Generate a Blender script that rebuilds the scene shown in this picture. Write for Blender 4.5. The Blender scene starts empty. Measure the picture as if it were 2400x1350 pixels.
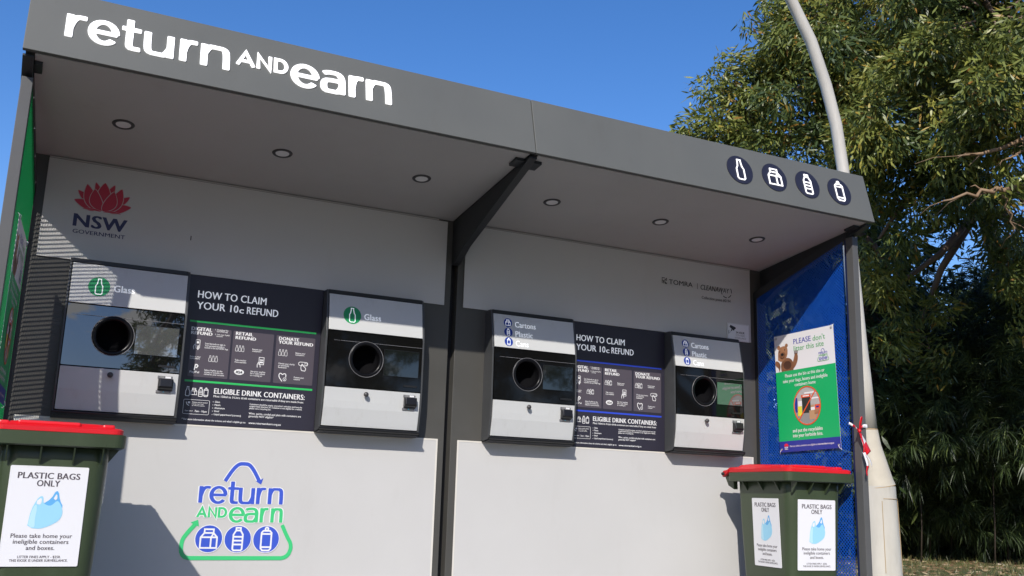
import bpy, bmesh, math, random
import numpy as np
from mathutils import Vector, Matrix
from mathutils.geometry import tessellate_polygon

# ------------------------------------------------------------------ camera, sky, sun, exposure
S = bpy.context.scene
COL = S.collection
cam_d = bpy.data.cameras.new("camera"); cam = bpy.data.objects.new("camera", cam_d); COL.objects.link(cam)
cam_d.sensor_width = 36.0; cam_d.lens = 34.017; cam_d.clip_start = 0.05; cam_d.clip_end = 2000
R_ = ((0.894311, -0.121011, -0.430771), (-0.446375, -0.174748, -0.877618), (0.030926, 0.977149, -0.210296))
cam.matrix_world = Matrix([list(R_[i]) + [(0.215, -5.4797, 1.05)[i]] for i in range(3)] + [[0, 0, 0, 1]])
S.camera = cam
S.view_settings.view_transform = 'Standard'; S.view_settings.look = 'None'
S.view_settings.exposure = 0.18; S.view_settings.gamma = 1.0; S.view_settings.use_curve_mapping = False
S.cycles.transparent_max_bounces = 16
S.cycles.max_bounces = 8; S.cycles.diffuse_bounces = 5

SUN = Vector((-0.70, -1.0, 0.885)).normalized()          # direction towards the sun
W_ = bpy.data.worlds.new("World"); S.world = W_; W_.use_nodes = True
wt = W_.node_tree; wt.nodes.clear()
def wn(t, **k):
    n = wt.nodes.new(t)
    for a, b in k.items(): setattr(n, a, b)
    return n
sky = wn('ShaderNodeTexSky'); sky.sky_type = 'NISHITA'; sky.sun_disc = False
sky.sun_elevation = math.asin(SUN.z); sky.sun_rotation = math.atan2(SUN.x, SUN.y)
sky.air_density = 1.0; sky.dust_density = 0.6; sky.ozone_density = 2.2; sky.altitude = 100
tc = wn('ShaderNodeTexCoord')
sep = wn('ShaderNodeSeparateXYZ'); wt.links.new(tc.outputs['Generated'], sep.inputs[0])
# fair-weather clouds in the half of the sky behind the photographer (seen mirrored in the machine glass)
mp = wn('ShaderNodeMapping'); mp.inputs['Scale'].default_value = (3.2, 3.2, 6.5); mp.inputs['Location'].default_value = (4.3, 1, 2)
wt.links.new(tc.outputs['Generated'], mp.inputs[0])
cn = wn('ShaderNodeTexNoise'); cn.inputs['Scale'].default_value = 5.2; cn.inputs['Detail'].default_value = 7; cn.inputs['Roughness'].default_value = .55
wt.links.new(mp.outputs[0], cn.inputs['Vector'])
cr = wn('ShaderNodeMapRange'); cr.inputs[1].default_value = .55; cr.inputs[2].default_value = .61
wt.links.new(cn.outputs[0], cr.inputs[0])
my = wn('ShaderNodeMapRange'); my.inputs[1].default_value = -.25; my.inputs[2].default_value = -.6
wt.links.new(sep.outputs[1], my.inputs[0])
mz = wn('ShaderNodeMapRange'); mz.inputs[1].default_value = .42; mz.inputs[2].default_value = .22; wt.links.new(sep.outputs[2], mz.inputs[0])
mzz = wn('ShaderNodeMath', operation='MULTIPLY'); wt.links.new(my.outputs[0], mzz.inputs[0]); wt.links.new(mz.outputs[0], mzz.inputs[1]); my = mzz
mm = wn('ShaderNodeMath', operation='MULTIPLY'); wt.links.new(cr.outputs[0], mm.inputs[0]); wt.links.new(my.outputs[0], mm.inputs[1])
mx = wn('ShaderNodeMixRGB'); wt.links.new(mm.outputs[0], mx.inputs[0]); hs = wn('ShaderNodeHueSaturation'); hs.inputs['Saturation'].default_value = 1.29; hs.inputs['Value'].default_value = 1.46; wt.links.new(sky.outputs[0], hs.inputs['Color']); tw = wn('ShaderNodeVectorMath', operation='MULTIPLY'); tw.inputs[1].default_value = (1.08, 1.045, 1.24); wt.links.new(hs.outputs[0], tw.inputs[0]); wt.links.new(tw.outputs[0], mx.inputs[1]); mx.inputs[2].default_value = (10.5, 10.6, 10.9, 1)
bg = wn('ShaderNodeBackground'); bg.inputs[1].default_value = 0.085
wo = wn('ShaderNodeOutputWorld'); wt.links.new(mx.outputs[0], bg.inputs[0]); wt.links.new(bg.outputs[0], wo.inputs[0])

sl = bpy.data.lights.new("sun", 'SUN'); sl.energy = 4.0; sl.angle = math.radians(0.53); sl.color = (1.0, 0.945, 0.872)
so = bpy.data.objects.new("sun", sl); COL.objects.link(so); so.rotation_euler = SUN.to_track_quat('Z', 'Y').to_euler()

# ------------------------------------------------------------------ materials
MATS = {}
def mat(name, base, rough=.5, metal=0., spec=None, ior=None, var=.0, vscale=3., bump=0., bscale=200., emit=None, estr=0., coat=0., rvar=0., streak=None, dirt=0., dscale=7., dstretch=(1, 1, .35)):
    if name in MATS: return MATS[name]
    m = bpy.data.materials.new(name); m.use_nodes = True; MATS[name] = m
    nt = m.node_tree; b = nt.nodes['Principled BSDF']
    b.inputs['Base Color'].default_value = (*base, 1); b.inputs['Roughness'].default_value = rough; b.inputs['Metallic'].default_value = metal
    if spec is not None: b.inputs['Specular IOR Level'].default_value = spec
    if ior: b.inputs['IOR'].default_value = ior
    if coat: b.inputs['Coat Weight'].default_value = coat; b.inputs['Coat Roughness'].default_value = .08
    if emit: b.inputs['Emission Color'].default_value = (*emit, 1); b.inputs['Emission Strength'].default_value = estr
    if var or bump or rvar:
        t = nt.nodes.new('ShaderNodeTexCoord')
    if var or rvar:
        n = nt.nodes.new('ShaderNodeTexNoise'); n.inputs['Scale'].default_value = vscale; n.inputs['Detail'].default_value = 6; n.inputs['Roughness'].default_value = .6
        src = t.outputs['Object']
        if streak:
            mpn = nt.nodes.new('ShaderNodeMapping'); mpn.inputs['Scale'].default_value = streak
            nt.links.new(src, mpn.inputs[0]); src = mpn.outputs[0]
        nt.links.new(src, n.inputs['Vector'])
        if var:
            r = nt.nodes.new('ShaderNodeMapRange'); r.inputs[1].default_value = .3; r.inputs[2].default_value = .7
            r.inputs[3].default_value = 1 - var; r.inputs[4].default_value = 1 + var
            nt.links.new(n.outputs[0], r.inputs[0])
            mu = nt.nodes.new('ShaderNodeVectorMath'); mu.operation = 'SCALE'; mu.inputs[0].default_value = base
            nt.links.new(r.outputs[0], mu.inputs['Scale']); nt.links.new(mu.outputs[0], b.inputs['Base Color'])
        if rvar:
            r2 = nt.nodes.new('ShaderNodeMapRange'); r2.inputs[1].default_value = .3; r2.inputs[2].default_value = .7
            r2.inputs[3].default_value = max(.02, rough - rvar); r2.inputs[4].default_value = rough + rvar
            nt.links.new(n.outputs[0], r2.inputs[0]); nt.links.new(r2.outputs[0], b.inputs['Roughness'])
    if dirt:
        t2 = nt.nodes.new('ShaderNodeTexCoord'); mpd = nt.nodes.new('ShaderNodeMapping'); mpd.inputs['Scale'].default_value = dstretch; nt.links.new(t2.outputs['Object'], mpd.inputs[0])
        nd = nt.nodes.new('ShaderNodeTexNoise'); nd.inputs['Scale'].default_value = dscale; nd.inputs['Detail'].default_value = 9; nd.inputs['Roughness'].default_value = .72; nt.links.new(mpd.outputs[0], nd.inputs['Vector'])
        rd_ = nt.nodes.new('ShaderNodeMapRange'); rd_.inputs[1].default_value = .56; rd_.inputs[2].default_value = .74; rd_.inputs[3].default_value = 0; rd_.inputs[4].default_value = dirt; nt.links.new(nd.outputs[0], rd_.inputs[0])
        md = nt.nodes.new('ShaderNodeMixRGB'); md.blend_type = 'MIX'; nt.links.new(rd_.outputs[0], md.inputs[0]); md.inputs[1].default_value = (*base, 1); md.inputs[2].default_value = (base[0] * .55 + .03, base[1] * .52 + .025, base[2] * .46 + .018, 1)
        if b.inputs['Base Color'].links: nt.links.new(b.inputs['Base Color'].links[0].from_socket, md.inputs[1])
        nt.links.new(md.outputs[0], b.inputs['Base Color'])
    if bump:
        n2 = nt.nodes.new('ShaderNodeTexNoise'); n2.inputs['Scale'].default_value = bscale; n2.inputs['Detail'].default_value = 3
        nt.links.new(t.outputs['Object'], n2.inputs['Vector'])
        bp = nt.nodes.new('ShaderNodeBump'); bp.inputs['Strength'].default_value = bump; bp.inputs['Distance'].default_value = .002
        nt.links.new(n2.outputs[0], bp.inputs['Height']); nt.links.new(bp.outputs[0], b.inputs['Normal'])
    return m

M_panel = mat('pale_panel_paint', (.575, .568, .55), .42, var=.025, vscale=1.6, rvar=.06, dirt=.10, dscale=5)
M_soffit = mat('soffit_paint', (.50, .485, .46), .5, var=.05, vscale=1.2, dirt=.15, dscale=4, dstretch=(1, 1, 1))
M_frame = mat('charcoal_paint', (.072, .070, .063), .45, var=.08, vscale=2.5, rvar=.08, dirt=.3, dscale=9)
M_fascia = mat('fascia_grey_paint', (.120, .124, .114), .5, spec=.35, var=.05, vscale=1.4, rvar=.08, dirt=.25, dscale=8, dstretch=(1, 1, .18))
M_gap = mat('black_recess', (.008, .008, .009), .6)
M_post = mat('post_grey_paint', (.10, .10, .098), .4, var=.06, vscale=4)
M_bracket = mat('bracket_black_paint', (.02, .023, .026), .5, var=.1)
M_lit = mat('lit_white_acrylic', (.9, .9, .9), .4, emit=(1, .985, .99), estr=.75)
M_disc = mat('sign_disc_navy', (.022, .021, .034), .35)
M_edge = mat('panel_edge_highlight', (.72, .69, .62), .4)  # edge highlight painted as a paler strip round the lower panels
M_hlet = mat('added_glow_white', (.85, .86, .88), .4, emit=(.9, .95, 1), estr=.30)  # added glow brightens machine header and poster lettering; no lamp behind it
M_white = mat('print_white', (.82, .82, .82), .45)
M_offwhite = mat('print_offwhite', (.82, .82, .83), .45)
M_black = mat('print_black', (.012, .012, .014), .45)
M_dark = mat('poster_charcoal', (.026, .024, .039), .35, var=.05)
M_card = mat('poster_card_mauve', (.082, .07, .088), .38)
M_green = mat('print_green', (.03, .52, .12), .4)
M_blue = mat('print_blue', (.03, .075, .62), .4)
M_logoblue = mat('logo_blue', (.045, .10, .58), .42)
M_logogreen = mat('logo_green', (.05, .58, .20), .42)
M_navy = mat('print_navy', (.02, .025, .10), .45)
M_red = mat('emblem_red', (.50, .015, .05), .45)
M_mach = mat('machine_panel_grey', (.58, .59, .58), .38, var=.025, vscale=3, rvar=.05, dirt=.25, dscale=12)
M_housing = mat('machine_housing_black', (.012, .0125, .014), .34, var=.1, rvar=.08)
M_sidehouse = mat('machine_side_charcoal', (.06, .063, .066), .4, var=.08)
M_cup = mat('opening_black', (.004, .004, .005), .85, spec=.08)
M_ring = mat('opening_ring_gloss', (.005, .005, .006), .3, spec=.2)
M_line = mat('engraved_silver', (.22, .22, .23), .4)
M_knob = mat('knob_grey', (.06, .058, .06), .4)
M_reader = mat('reader_black', (.012, .012, .014), .32)
M_readplate = mat('reader_plate_grey', (.16, .16, .17), .4)
M_discgreen = mat('icon_disc_green', (.015, .30, .10), .4)
M_discblue = mat('icon_disc_blue', (.012, .045, .32), .4)
M_greenmetal = mat('green_perforated_metal', (.004, .30, .08), .5, spec=.15)
M_bluemetal = mat('blue_perforated_metal', (.006, .082, .47), .5, spec=.12)
M_bin = mat('bin_green_plastic', (.043, .062, .030), .36, var=.12, vscale=5, bump=.12, bscale=600, rvar=.10, streak=(1, 1, .35), dirt=.55, dscale=14, dstretch=(1, 1, .5))
M_lid = mat('bin_red_plastic', (.66, .008, .016), .34, var=.08, bump=.08, bscale=400, dirt=.3, dscale=16, dstretch=(1, 1, 1), rvar=.08)
M_label = mat('label_white', (.80, .80, .82), .35)
M_text = mat('label_text_grey', (.075, .06, .075), .5)
M_bag1 = mat('bag_light_blue', (.33, .66, .86), .5)
M_bag2 = mat('bag_mid_blue', (.12, .42, .78), .5)
M_bag3 = mat('bag_pale_blue', (.48, .76, .90), .5)
M_vinyl = mat('banner_white', (.80, .79, .80), .38)
M_bgreen = mat('banner_green', (.010, .43, .13), .34)
M_bnavy = mat('banner_navy', (.025, .035, .30), .34)
M_bblue = mat('banner_text_blue', (.09, .10, .42), .45)
M_btgreen = mat('banner_text_green', (.12, .42, .16), .45)
M_fur = mat('print_brown', (.22, .095, .045), .5, var=.35, vscale=22)
M_fur2 = mat('print_dark_brown', (.085, .035, .02), .5, var=.3, vscale=22)
M_fur3 = mat('print_tan', (.36, .17, .085), .5, var=.25, vscale=25)
M_orange = mat('print_orange_red', (.75, .10, .03), .45)
M_yellow = mat('print_yellow', (.75, .68, .05), .45)
M_carton = mat('print_cardboard', (.5, .30, .16), .5)
M_pgrey = mat('print_mid_grey', (.28, .28, .27), .5)
M_eyelet = mat('eyelet_metal', (.5, .5, .5), .3, metal=1)
M_tie = mat('cable_tie_white', (.75, .78, .82), .4)
M_tapered = mat('tape_red', (.72, .01, .02), .3)
M_tapewhite = mat('tape_white', (.85, .84, .85), .3)
M_rubber = mat('rubber_black', (.015, .015, .015), .7)
M_ringd = mat('downlight_ring', (.05, .05, .05), .4)
M_lens = mat('downlight_lens', (.85, .84, .82), .35)
M_pole = mat('galvanised_pole', (.56, .535, .475), .5, metal=.0, var=.14, vscale=5, rvar=.08, streak=(1, 1, .25), dirt=.5, dscale=10, dstretch=(1, 1, .15))
M_rust = mat('pole_seam_tan', (.42, .30, .16), .7)
M_camera = mat('sign_camera_black', (.03, .028, .035), .5)

# ------------------------------------------------------------------ mesh helpers
def obj(name, verts, faces, m, parent=None, smooth=False, mi=None, bevel=0., label=None):
    me = bpy.data.meshes.new(name); me.from_pydata([tuple(v) for v in verts], [], faces)
    for x in (m if isinstance(m, (list, tuple)) else [m]): me.materials.append(x)
    if mi: me.polygons.foreach_set('material_index', mi)
    if smooth: me.polygons.foreach_set('use_smooth', [True] * len(me.polygons))
    o = bpy.data.objects.new(name, me); COL.objects.link(o)
    if parent: o.parent = parent
    if bevel:
        b = o.modifiers.new('bevel', 'BEVEL'); b.width = bevel; b.segments = 2; b.limit_method = 'ANGLE'; b.angle_limit = math.radians(40)
    if label: o['label'] = label
    return o
def thing(name, label, cat, loc=(0, 0, 0), rz=0., group=None):
    o = bpy.data.objects.new(name, None); COL.objects.link(o); o.location = loc; o.rotation_euler = (0, 0, rz); o.empty_display_size = .1
    o['label'] = label; o['category'] = cat
    if group: o['group'] = group
    return o
def tag(o, label, cat, group=None):
    o['label'] = label; o['category'] = cat
    if group: o['group'] = group
    return o
class MB:
    def __init__(s): s.v = []; s.f = []; s.mi = []
    def add(s, v, f, mi=0):
        n = len(s.v); s.v += [tuple(x) for x in v]; s.f += [tuple(i + n for i in q) for q in f]; s.mi += [mi] * len(f); return s
    def box(s, a, b, mi=0):
        (x0, y0, z0), (x1, y1, z1) = a, b
        return s.add([(x0, y0, z0), (x1, y0, z0), (x1, y1, z0), (x0, y1, z0), (x0, y0, z1), (x1, y0, z1), (x1, y1, z1), (x0, y1, z1)],
                     [(0, 3, 2, 1), (4, 5, 6, 7), (0, 1, 5, 4), (1, 2, 6, 5), (2, 3, 7, 6), (3, 0, 4, 7)], mi)
    def prism_x(s, prof, x0, x1, mi=0):            # prof: (y,z) loop
        n = len(prof); v = [(x0, y, z) for y, z in prof] + [(x1, y, z) for y, z in prof]
        ar = sum(prof[i][0] * prof[(i + 1) % n][1] - prof[(i + 1) % n][0] * prof[i][1] for i in range(n))
        f = [tuple(range(n)), tuple(range(2 * n - 1, n - 1, -1))] + [(i + n, (i + 1) % n + n, (i + 1) % n, i) for i in range(n)]
        if ar > 0: f = [tuple(reversed(q)) for q in f]
        return s.add(v, f, mi)
    def lathe(s, prof, c, axis='z', seg=32, mi=0):  # prof: (r, h)
        v = []; f = []; n = len(prof)
        for k in range(seg):
            a = 2 * math.pi * k / seg; ca, sa = math.cos(a), math.sin(a)
            for r, h in prof:
                if axis == 'z': v.append((c[0] + r * ca, c[1] + r * sa, c[2] + h))
                elif axis == 'y': v.append((c[0] + r * ca, c[1] - h, c[2] + r * sa))
                else: v.append((c[0] + h, c[1] + r * ca, c[2] + r * sa))
        for k in range(seg):
            k2 = (k + 1) % seg
            for i in range(n - 1): f.append((k * n + i, k2 * n + i, k2 * n + i + 1, k * n + i + 1))
        return s.add(v, f, mi)
    def tube(s, pts, rad, seg=8, mi=0, cap=True):
        pts = [Vector(p) for p in pts]; n = len(pts); rad = rad if isinstance(rad, (list, tuple)) else [rad] * n
        v = []; f = []; up = None
        for i, p in enumerate(pts):
            t = (pts[min(i + 1, n - 1)] - pts[max(i - 1, 0)]).normalized()
            if up is None: up = t.orthogonal().normalized()
            up = (up - t * up.dot(t)).normalized(); w = t.cross(up)
            for k in range(seg):
                a = 2 * math.pi * k / seg; v.append(p + (up * math.cos(a) + w * math.sin(a)) * rad[i])
        for i in range(n - 1):
            for k in range(seg):
                k2 = (k + 1) % seg; f.append((i * seg + k, i * seg + k2, (i + 1) * seg + k2, (i + 1) * seg + k))
        if cap: f.append(tuple(range(seg - 1, -1, -1))); f.append(tuple((n - 1) * seg + k for k in range(seg)))
        return s.add(v, f, mi)
    def loft(s, rings, mi=0, cap0=True, cap1=True):
        n = len(rings[0]); v = [p for r in rings for p in r]; f = []
        for i in range(len(rings) - 1):
            for k in range(n):
                k2 = (k + 1) % n; f.append((i * n + k, i * n + k2, (i + 1) * n + k2, (i + 1) * n + k))
        if cap0: f.append(tuple(range(n - 1, -1, -1)))
        if cap1: f.append(tuple((len(rings) - 1) * n + k for k in range(n)))
        return s.add(v, f, mi)
    def build(s, name, m, parent=None, smooth=False, bevel=0., label=None):
        return obj(name, s.v, s.f, m, parent, smooth, s.mi, bevel, label)

# ------------------------------------------------------------------ 2-D prints on a plane
_tc = {}
def text_mesh(body, bold, shear):
    k = (body, bold, shear)
    if k in _tc: return _tc[k]
    cu = bpy.data.curves.new('t', 'FONT'); cu.body = body; cu.size = 1; cu.shear = shear; cu.resolution_u = 3; cu.space_character = 1.0 + bold * 1.6
    o = bpy.data.objects.new('t', cu); COL.objects.link(o)
    dg = bpy.context.evaluated_depsgraph_get(); me = bpy.data.meshes.new_from_object(o.evaluated_get(dg))
    v = [(p.co.x, p.co.y) for p in me.vertices]; f = [tuple(p.vertices) for p in me.polygons]
    bpy.data.objects.remove(o); bpy.data.curves.remove(cu); bpy.data.meshes.remove(me)
    _tc[k] = (v, f); return v, f
def arc(cx, cy, rx, ry, a0, a1, n=14):
    return [(cx + rx * math.cos(math.radians(a0 + (a1 - a0) * i / n)), cy + ry * math.sin(math.radians(a0 + (a1 - a0) * i / n))) for i in range(n + 1)]
def rrect_pts(x0, y0, x1, y1, r, n=4):
    return arc(x1 - r, y1 - r, r, r, 0, 90, n) + arc(x0 + r, y1 - r, r, r, 90, 180, n) + arc(x0 + r, y0 + r, r, r, 180, 270, n) + arc(x1 - r, y0 + r, r, r, 270, 360, n)
def smooth_pts(p, it=2):
    for _ in range(it):
        q = [p[0]]
        for a, b in zip(p, p[1:]): q += [(a[0] * .75 + b[0] * .25, a[1] * .75 + b[1] * .25), (a[0] * .25 + b[0] * .75, a[1] * .25 + b[1] * .75)]
        p = q + [p[-1]]
    return p
def stroke_geo(pts, w, closed=False, cap='soft'):
    hw = w / 2; P = [pts[0]]
    for q in pts[1:]:
        if math.dist(q, P[-1]) > w * .02: P.append(q)
    if closed and math.dist(P[0], P[-1]) < w * .02: P.pop()
    n = len(P); v = []; f = []
    def nrm(a, b):
        d = math.dist(a, b) or 1; return (-(b[1] - a[1]) / d, (b[0] - a[0]) / d)
    for i in range(n):
        if closed: n1, n2 = nrm(P[i - 1], P[i]), nrm(P[i], P[(i + 1) % n])
        else:
            n1 = nrm(P[max(i - 1, 0)], P[max(i, 1)]); n2 = nrm(P[min(i, n - 2)], P[min(i + 1, n - 1)])
        mx_, my_ = n1[0] + n2[0], n1[1] + n2[1]; l = math.hypot(mx_, my_) or 1; mx_, my_ = mx_ / l, my_ / l
        c = max(.45, mx_ * n1[0] + my_ * n1[1]); k = hw / c
        v += [(P[i][0] + mx_ * k, P[i][1] + my_ * k), (P[i][0] - mx_ * k, P[i][1] - my_ * k)]
    for i in range(n if closed else n - 1):
        j = (i + 1) % n; f.append((2 * i, 2 * i + 1, 2 * j + 1, 2 * j))
    if not closed and cap != 'butt':
        prof = [(.93, .22), (.72, .36), (-.72, .36), (-.93, .22)] if cap == 'soft' else [(math.cos(math.radians(a)), math.sin(math.radians(a))) for a in (30, 60, 90, 120, 150)]
        for (i, j, sg) in ((0, 1, -1), (n - 1, n - 2, 1)):
            d = math.dist(P[i], P[j]); t = ((P[i][0] - P[j][0]) / d, (P[i][1] - P[j][1]) / d); nn = (-t[1] * sg, t[0] * sg)
            # first side vertex of pair is +normal of travel direction
            base = len(v); pr = prof
            for a, b in pr: v.append((P[i][0] + (nn[0] * a * sg * sg + t[0] * b) * hw if False else P[i][0] + (nn[0] * a + t[0] * b) * hw, P[i][1] + (nn[1] * a + t[1] * b) * hw))
            f.append(tuple([2 * i] + list(range(base, base + len(pr))) + [2 * i + 1]))
    return v, f
class Dec:
    """flat print or thin raised shapes on a plane: O origin, U right, V up; h is the height over the plane"""
    def __init__(s, O, U=(1, 0, 0), V=(0, 0, 1)):
        s.O = Vector(O); s.U = Vector(U).normalized(); s.V = Vector(V).normalized(); s.N = s.U.cross(s.V).normalized(); s.mb = MB(); s.z = 0.
    def pt(s, u, v, h): return s.O + s.U * u + s.V * v + s.N * h
    def geo(s, v2, f, h=.001, thick=0., mi=0):
        s.z += .00002; h += s.z
        ff = []
        for q in f:                                  # face the viewer
            a = sum(v2[q[i]][0] * v2[q[(i + 1) % len(q)]][1] - v2[q[(i + 1) % len(q)]][0] * v2[q[i]][1] for i in range(len(q)))
            ff.append(q if a > 0 else tuple(reversed(q)))
        v3 = [s.pt(a, b, h) for a, b in v2]; n = len(v3)
        if thick:
            cnt = {}
            for q in ff:
                for i in range(len(q)):
                    a, b = q[i], q[(i + 1) % len(q)]; cnt[(a, b)] = 1
            v3 += [s.pt(a, b, h - thick) for a, b in v2]
            for (a, b) in list(cnt):
                if (b, a) not in cnt: ff.append((b, a, a + n, b + n))
        s.mb.add(v3, ff, mi); return s
    def poly(s, p, h=.001, thick=0., mi=0):
        t = tessellate_polygon([[Vector((a, b, 0)) for a, b in p]])
        return s.geo(p, [tuple(x) for x in t], h, thick, mi)
    def rect(s, u0, v0, u1, v1, h=.001, thick=0., mi=0): return s.geo([(u0, v0), (u1, v0), (u1, v1), (u0, v1)], [(0, 1, 2, 3)], h, thick, mi)
    def rrect(s, u0, v0, u1, v1, r, h=.001, thick=0., mi=0):
        p = rrect_pts(u0, v0, u1, v1, r); return s.geo(p, [tuple(range(len(p)))], h, thick, mi)
    def disc(s, u, v, r, h=.001, thick=0., mi=0, ry=None, seg=32):
        p = [(u + r * math.cos(2 * math.pi * i / seg), v + (ry or r) * math.sin(2 * math.pi * i / seg)) for i in range(seg)]
        return s.geo(p, [tuple(range(seg))], h, thick, mi)
    def stroke(s, pts, w, closed=False, cap='soft', h=.001, thick=0., mi=0):
        v, f = stroke_geo(pts, w, closed, cap); return s.geo(v, f, h, thick, mi)
    def text(s, body, u, v, h_cap=None, w=None, bold=0., align='L', shear=0., h=.001, mi=0):
        tv, tf = text_mesh(body, bold, shear)
        xs = [a for a, b in tv]; x0, x1 = min(xs) - bold, max(xs) + bold
        capv, _ = text_mesh('H', 0., 0.); ch = max(b for a, b in capv)
        if h_cap is None: ky = kx = w / (x1 - x0)
        else:
            ky = h_cap / ch; kx = (w / (x1 - x0)) if w else ky
        wd = (x1 - x0) * kx; off = {'L': 0, 'C': -wd / 2, 'R': -wd}[align]
        for bx, by in (((0, 0), (bold, 0), (-bold, 0), (bold * .5, 0), (-bold * .5, 0)) if bold else ((0, 0),)):
            s.geo([(u + off + (a + bx - x0) * kx, v + (b + by) * ky) for a, b in tv], tf, h, 0, mi)
        return s
    def build(s, name, m, parent=None, label=None):
        return s.mb.build(name, m, parent, label=label)

IC = {
 'bottle': [([(-.09, .5), (.09, .5), (.085, .42), (.12, .17), (.2, .04), (.2, -.43), (.14, -.5), (-.14, -.5), (-.2, -.43), (-.2, .04), (-.12, .17), (-.085, .42)], True)],
 'carton': [([(-.22, .44), (.20, .44), (.20, .27), (-.22, .27)], True), ([(-.22, .27), (-.38, .07), (-.38, -.42), (.38, -.42), (.38, .07), (.20, .27)], False),
            ([(-.38, .07), (.10, .07), (.38, .07)], False), ([(.10, -.42), (.10, .07), (.20, .25)], False)],
 'pet': [([(-.10, .5), (.10, .5), (.10, .38), (-.10, .38)], True), ([(-.10, .38), (-.21, .2), (-.21, -.44), (-.16, -.5), (.16, -.5), (.21, -.44), (.21, .2), (.10, .38)], False),
         ([(-.21, .10), (.21, .10)], False), ([(-.21, -.07), (.21, -.07)], False), ([(-.21, -.24), (.21, -.24)], False)],
 'can': [([(-.15, .38), (.15, .38), (.23, .29), (.23, -.40), (.15, -.5), (-.15, -.5), (-.23, -.40), (-.23, .29)], True), ([(-.23, .24), (.23, .24)], False), ([(-.23, -.35), (.23, -.35)], False),
         (arc(0, .46, .07, .07, 0, 360, 10)[:-1], True)],
}
def icon(d, kind, u, v, size, w=.07, h=.001, thick=0., mi=0):
    for pts, cl in IC[kind]: d.stroke([(u + a * size, v + b * size) for a, b in pts], w * size, cl, 'butt', h, thick, mi)
def glyph(ch, hw, hy=None):
    hy = hy or hw
    if ch == 'r': return .74, [[(hw, .06), (hw, .95)], smooth_pts([(hw, .42), (.22, .74), (.36, 1 - hy), (.66, 1 - hy)])]
    if ch == 'e': return 1.12, [[(hw, .50), (1.12 - hw * .9, .50)], arc(.56, .5, .56 - hw, .52 - hy, 4, 318, 30)]
    if ch == 't': return .84, [smooth_pts([(.34, 1.27), (.34, .5), (.34, hy * 1.2), (.55, hy), (.74, hy * 1.1)]), [(.08, 1 - hy * 1.3), (.74, 1 - hy * 1.3)]]
    if ch in 'un':
        W = 1.1; a = [smooth_pts([(hw, .93), (hw, .45), (hw + .04, hy), (.53, hy), (.80, hy), (W - hw, .42)]), [(W - hw, .93), (W - hw, .05)]]
        if ch == 'n': a = [[(W - x, 1 - y) for x, y in p] for p in a]
        return W, a
    if ch == 'a': return 1.02, [smooth_pts([(.17, .86), (.35, 1 - hy), (.74, 1 - hy), (1.02 - hw, .74), (1.02 - hw, .4), (1.02 - hw, .06)]),
                                 smooth_pts([(1.02 - hw, .57), (.5, .585), (hw, .53), (hw, hy), (.46, hy), (.74, hy), (1.02 - hw, .36)])]
    if ch == 'A': return .95, [[(.10, .05), (.475, .93), (.85, .05)], [(.25, .32), (.70, .32)]]
    if ch == 'N': return .92, [[(.12, .05), (.12, .95), (.80, .05), (.80, .95)]]
    if ch == 'D': return .90, [[(.12, .09), (.40, .09)] + arc(.40, .5, .39, .41, -78, 78, 12) + [(.40, .91), (.12, .91), (.12, .09)]]
def word(d, text, boxes, sw, h=.001, thick=0., mi=0, base=0., xh=1., con=1.6, grow=0., T=lambda x, y: (x, y)):
    """boxes: (x0,x1) per letter; sw: thin stroke as a share of x-height, upright strokes con times as thick"""
    for ch, (a, b) in zip(text, boxes):
        k0 = xh * con; W0 = glyph(ch, .1)[0]; k = (b - a) / W0
        W, strokes = glyph(ch, sw * k0 / k / 2, sw / 2)
        for p in strokes:
            cl = math.dist(p[0], p[-1]) < 1e-3
            v, f = stroke_geo([(x * k / con, y * xh) for x, y in (p[:-1] if cl else p)], sw * xh + grow, cl)
            d.geo([T(a + x * con, base + y) for x, y in v], f, h, thick, mi)

# ------------------------------------------------------------------ ground
GZ = 0.30
def ground_mat():
    m = bpy.data.materials.new('dry_lawn'); m.use_nodes = True; nt = m.node_tree; b = nt.nodes['Principled BSDF']; b.inputs['Roughness'].default_value = .9
    t = nt.nodes.new('ShaderNodeTexCoord'); n = nt.nodes.new('ShaderNodeTexNoise'); n.inputs['Scale'].default_value = 1.6; n.inputs['Detail'].default_value = 8; n.inputs['Roughness'].default_value = .7
    nt.links.new(t.outputs['Object'], n.inputs['Vector']); r = nt.nodes.new('ShaderNodeValToRGB')
    e = r.color_ramp.elements; e[0].position = .35; e[0].color = (.055, .075, .022, 1); e[1].position = .62; e[1].color = (.26, .19, .09, 1)
    x = e.new(.5); x.color = (.11, .12, .035, 1)
    nt.links.new(n.outputs[0], r.inputs[0]); nt.links.new(r.outputs[0], b.inputs['Base Color'])
    n2 = nt.nodes.new('ShaderNodeTexNoise'); n2.inputs['Scale'].default_value = 40; nt.links.new(t.outputs['Object'], n2.inputs['Vector'])
    bp = nt.nodes.new('ShaderNodeBump'); bp.inputs['Distance'].default_value = .05; nt.links.new(n2.outputs[0], bp.inputs['Height']); nt.links.new(bp.outputs[0], b.inputs['Normal'])
    return m
g = MB().add([(-300, -300, GZ - .008), (300, -300, GZ - .008), (300, 300, GZ - .008), (-300, 300, GZ - .008)], [(0, 1, 2, 3)]).build('lawn', ground_mat()); g['kind'] = 'structure'
g = MB().add([(-30, -26, GZ - .004), (9, -26, GZ - .004), (9, -1.6, GZ - .004), (-30, -1.6, GZ - .004)], [(0, 1, 2, 3)]).build('road', mat('worn_asphalt', (.082, .082, .081), .85, var=.2, vscale=4, bump=.6, bscale=90)); g['kind'] = 'structure'
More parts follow.
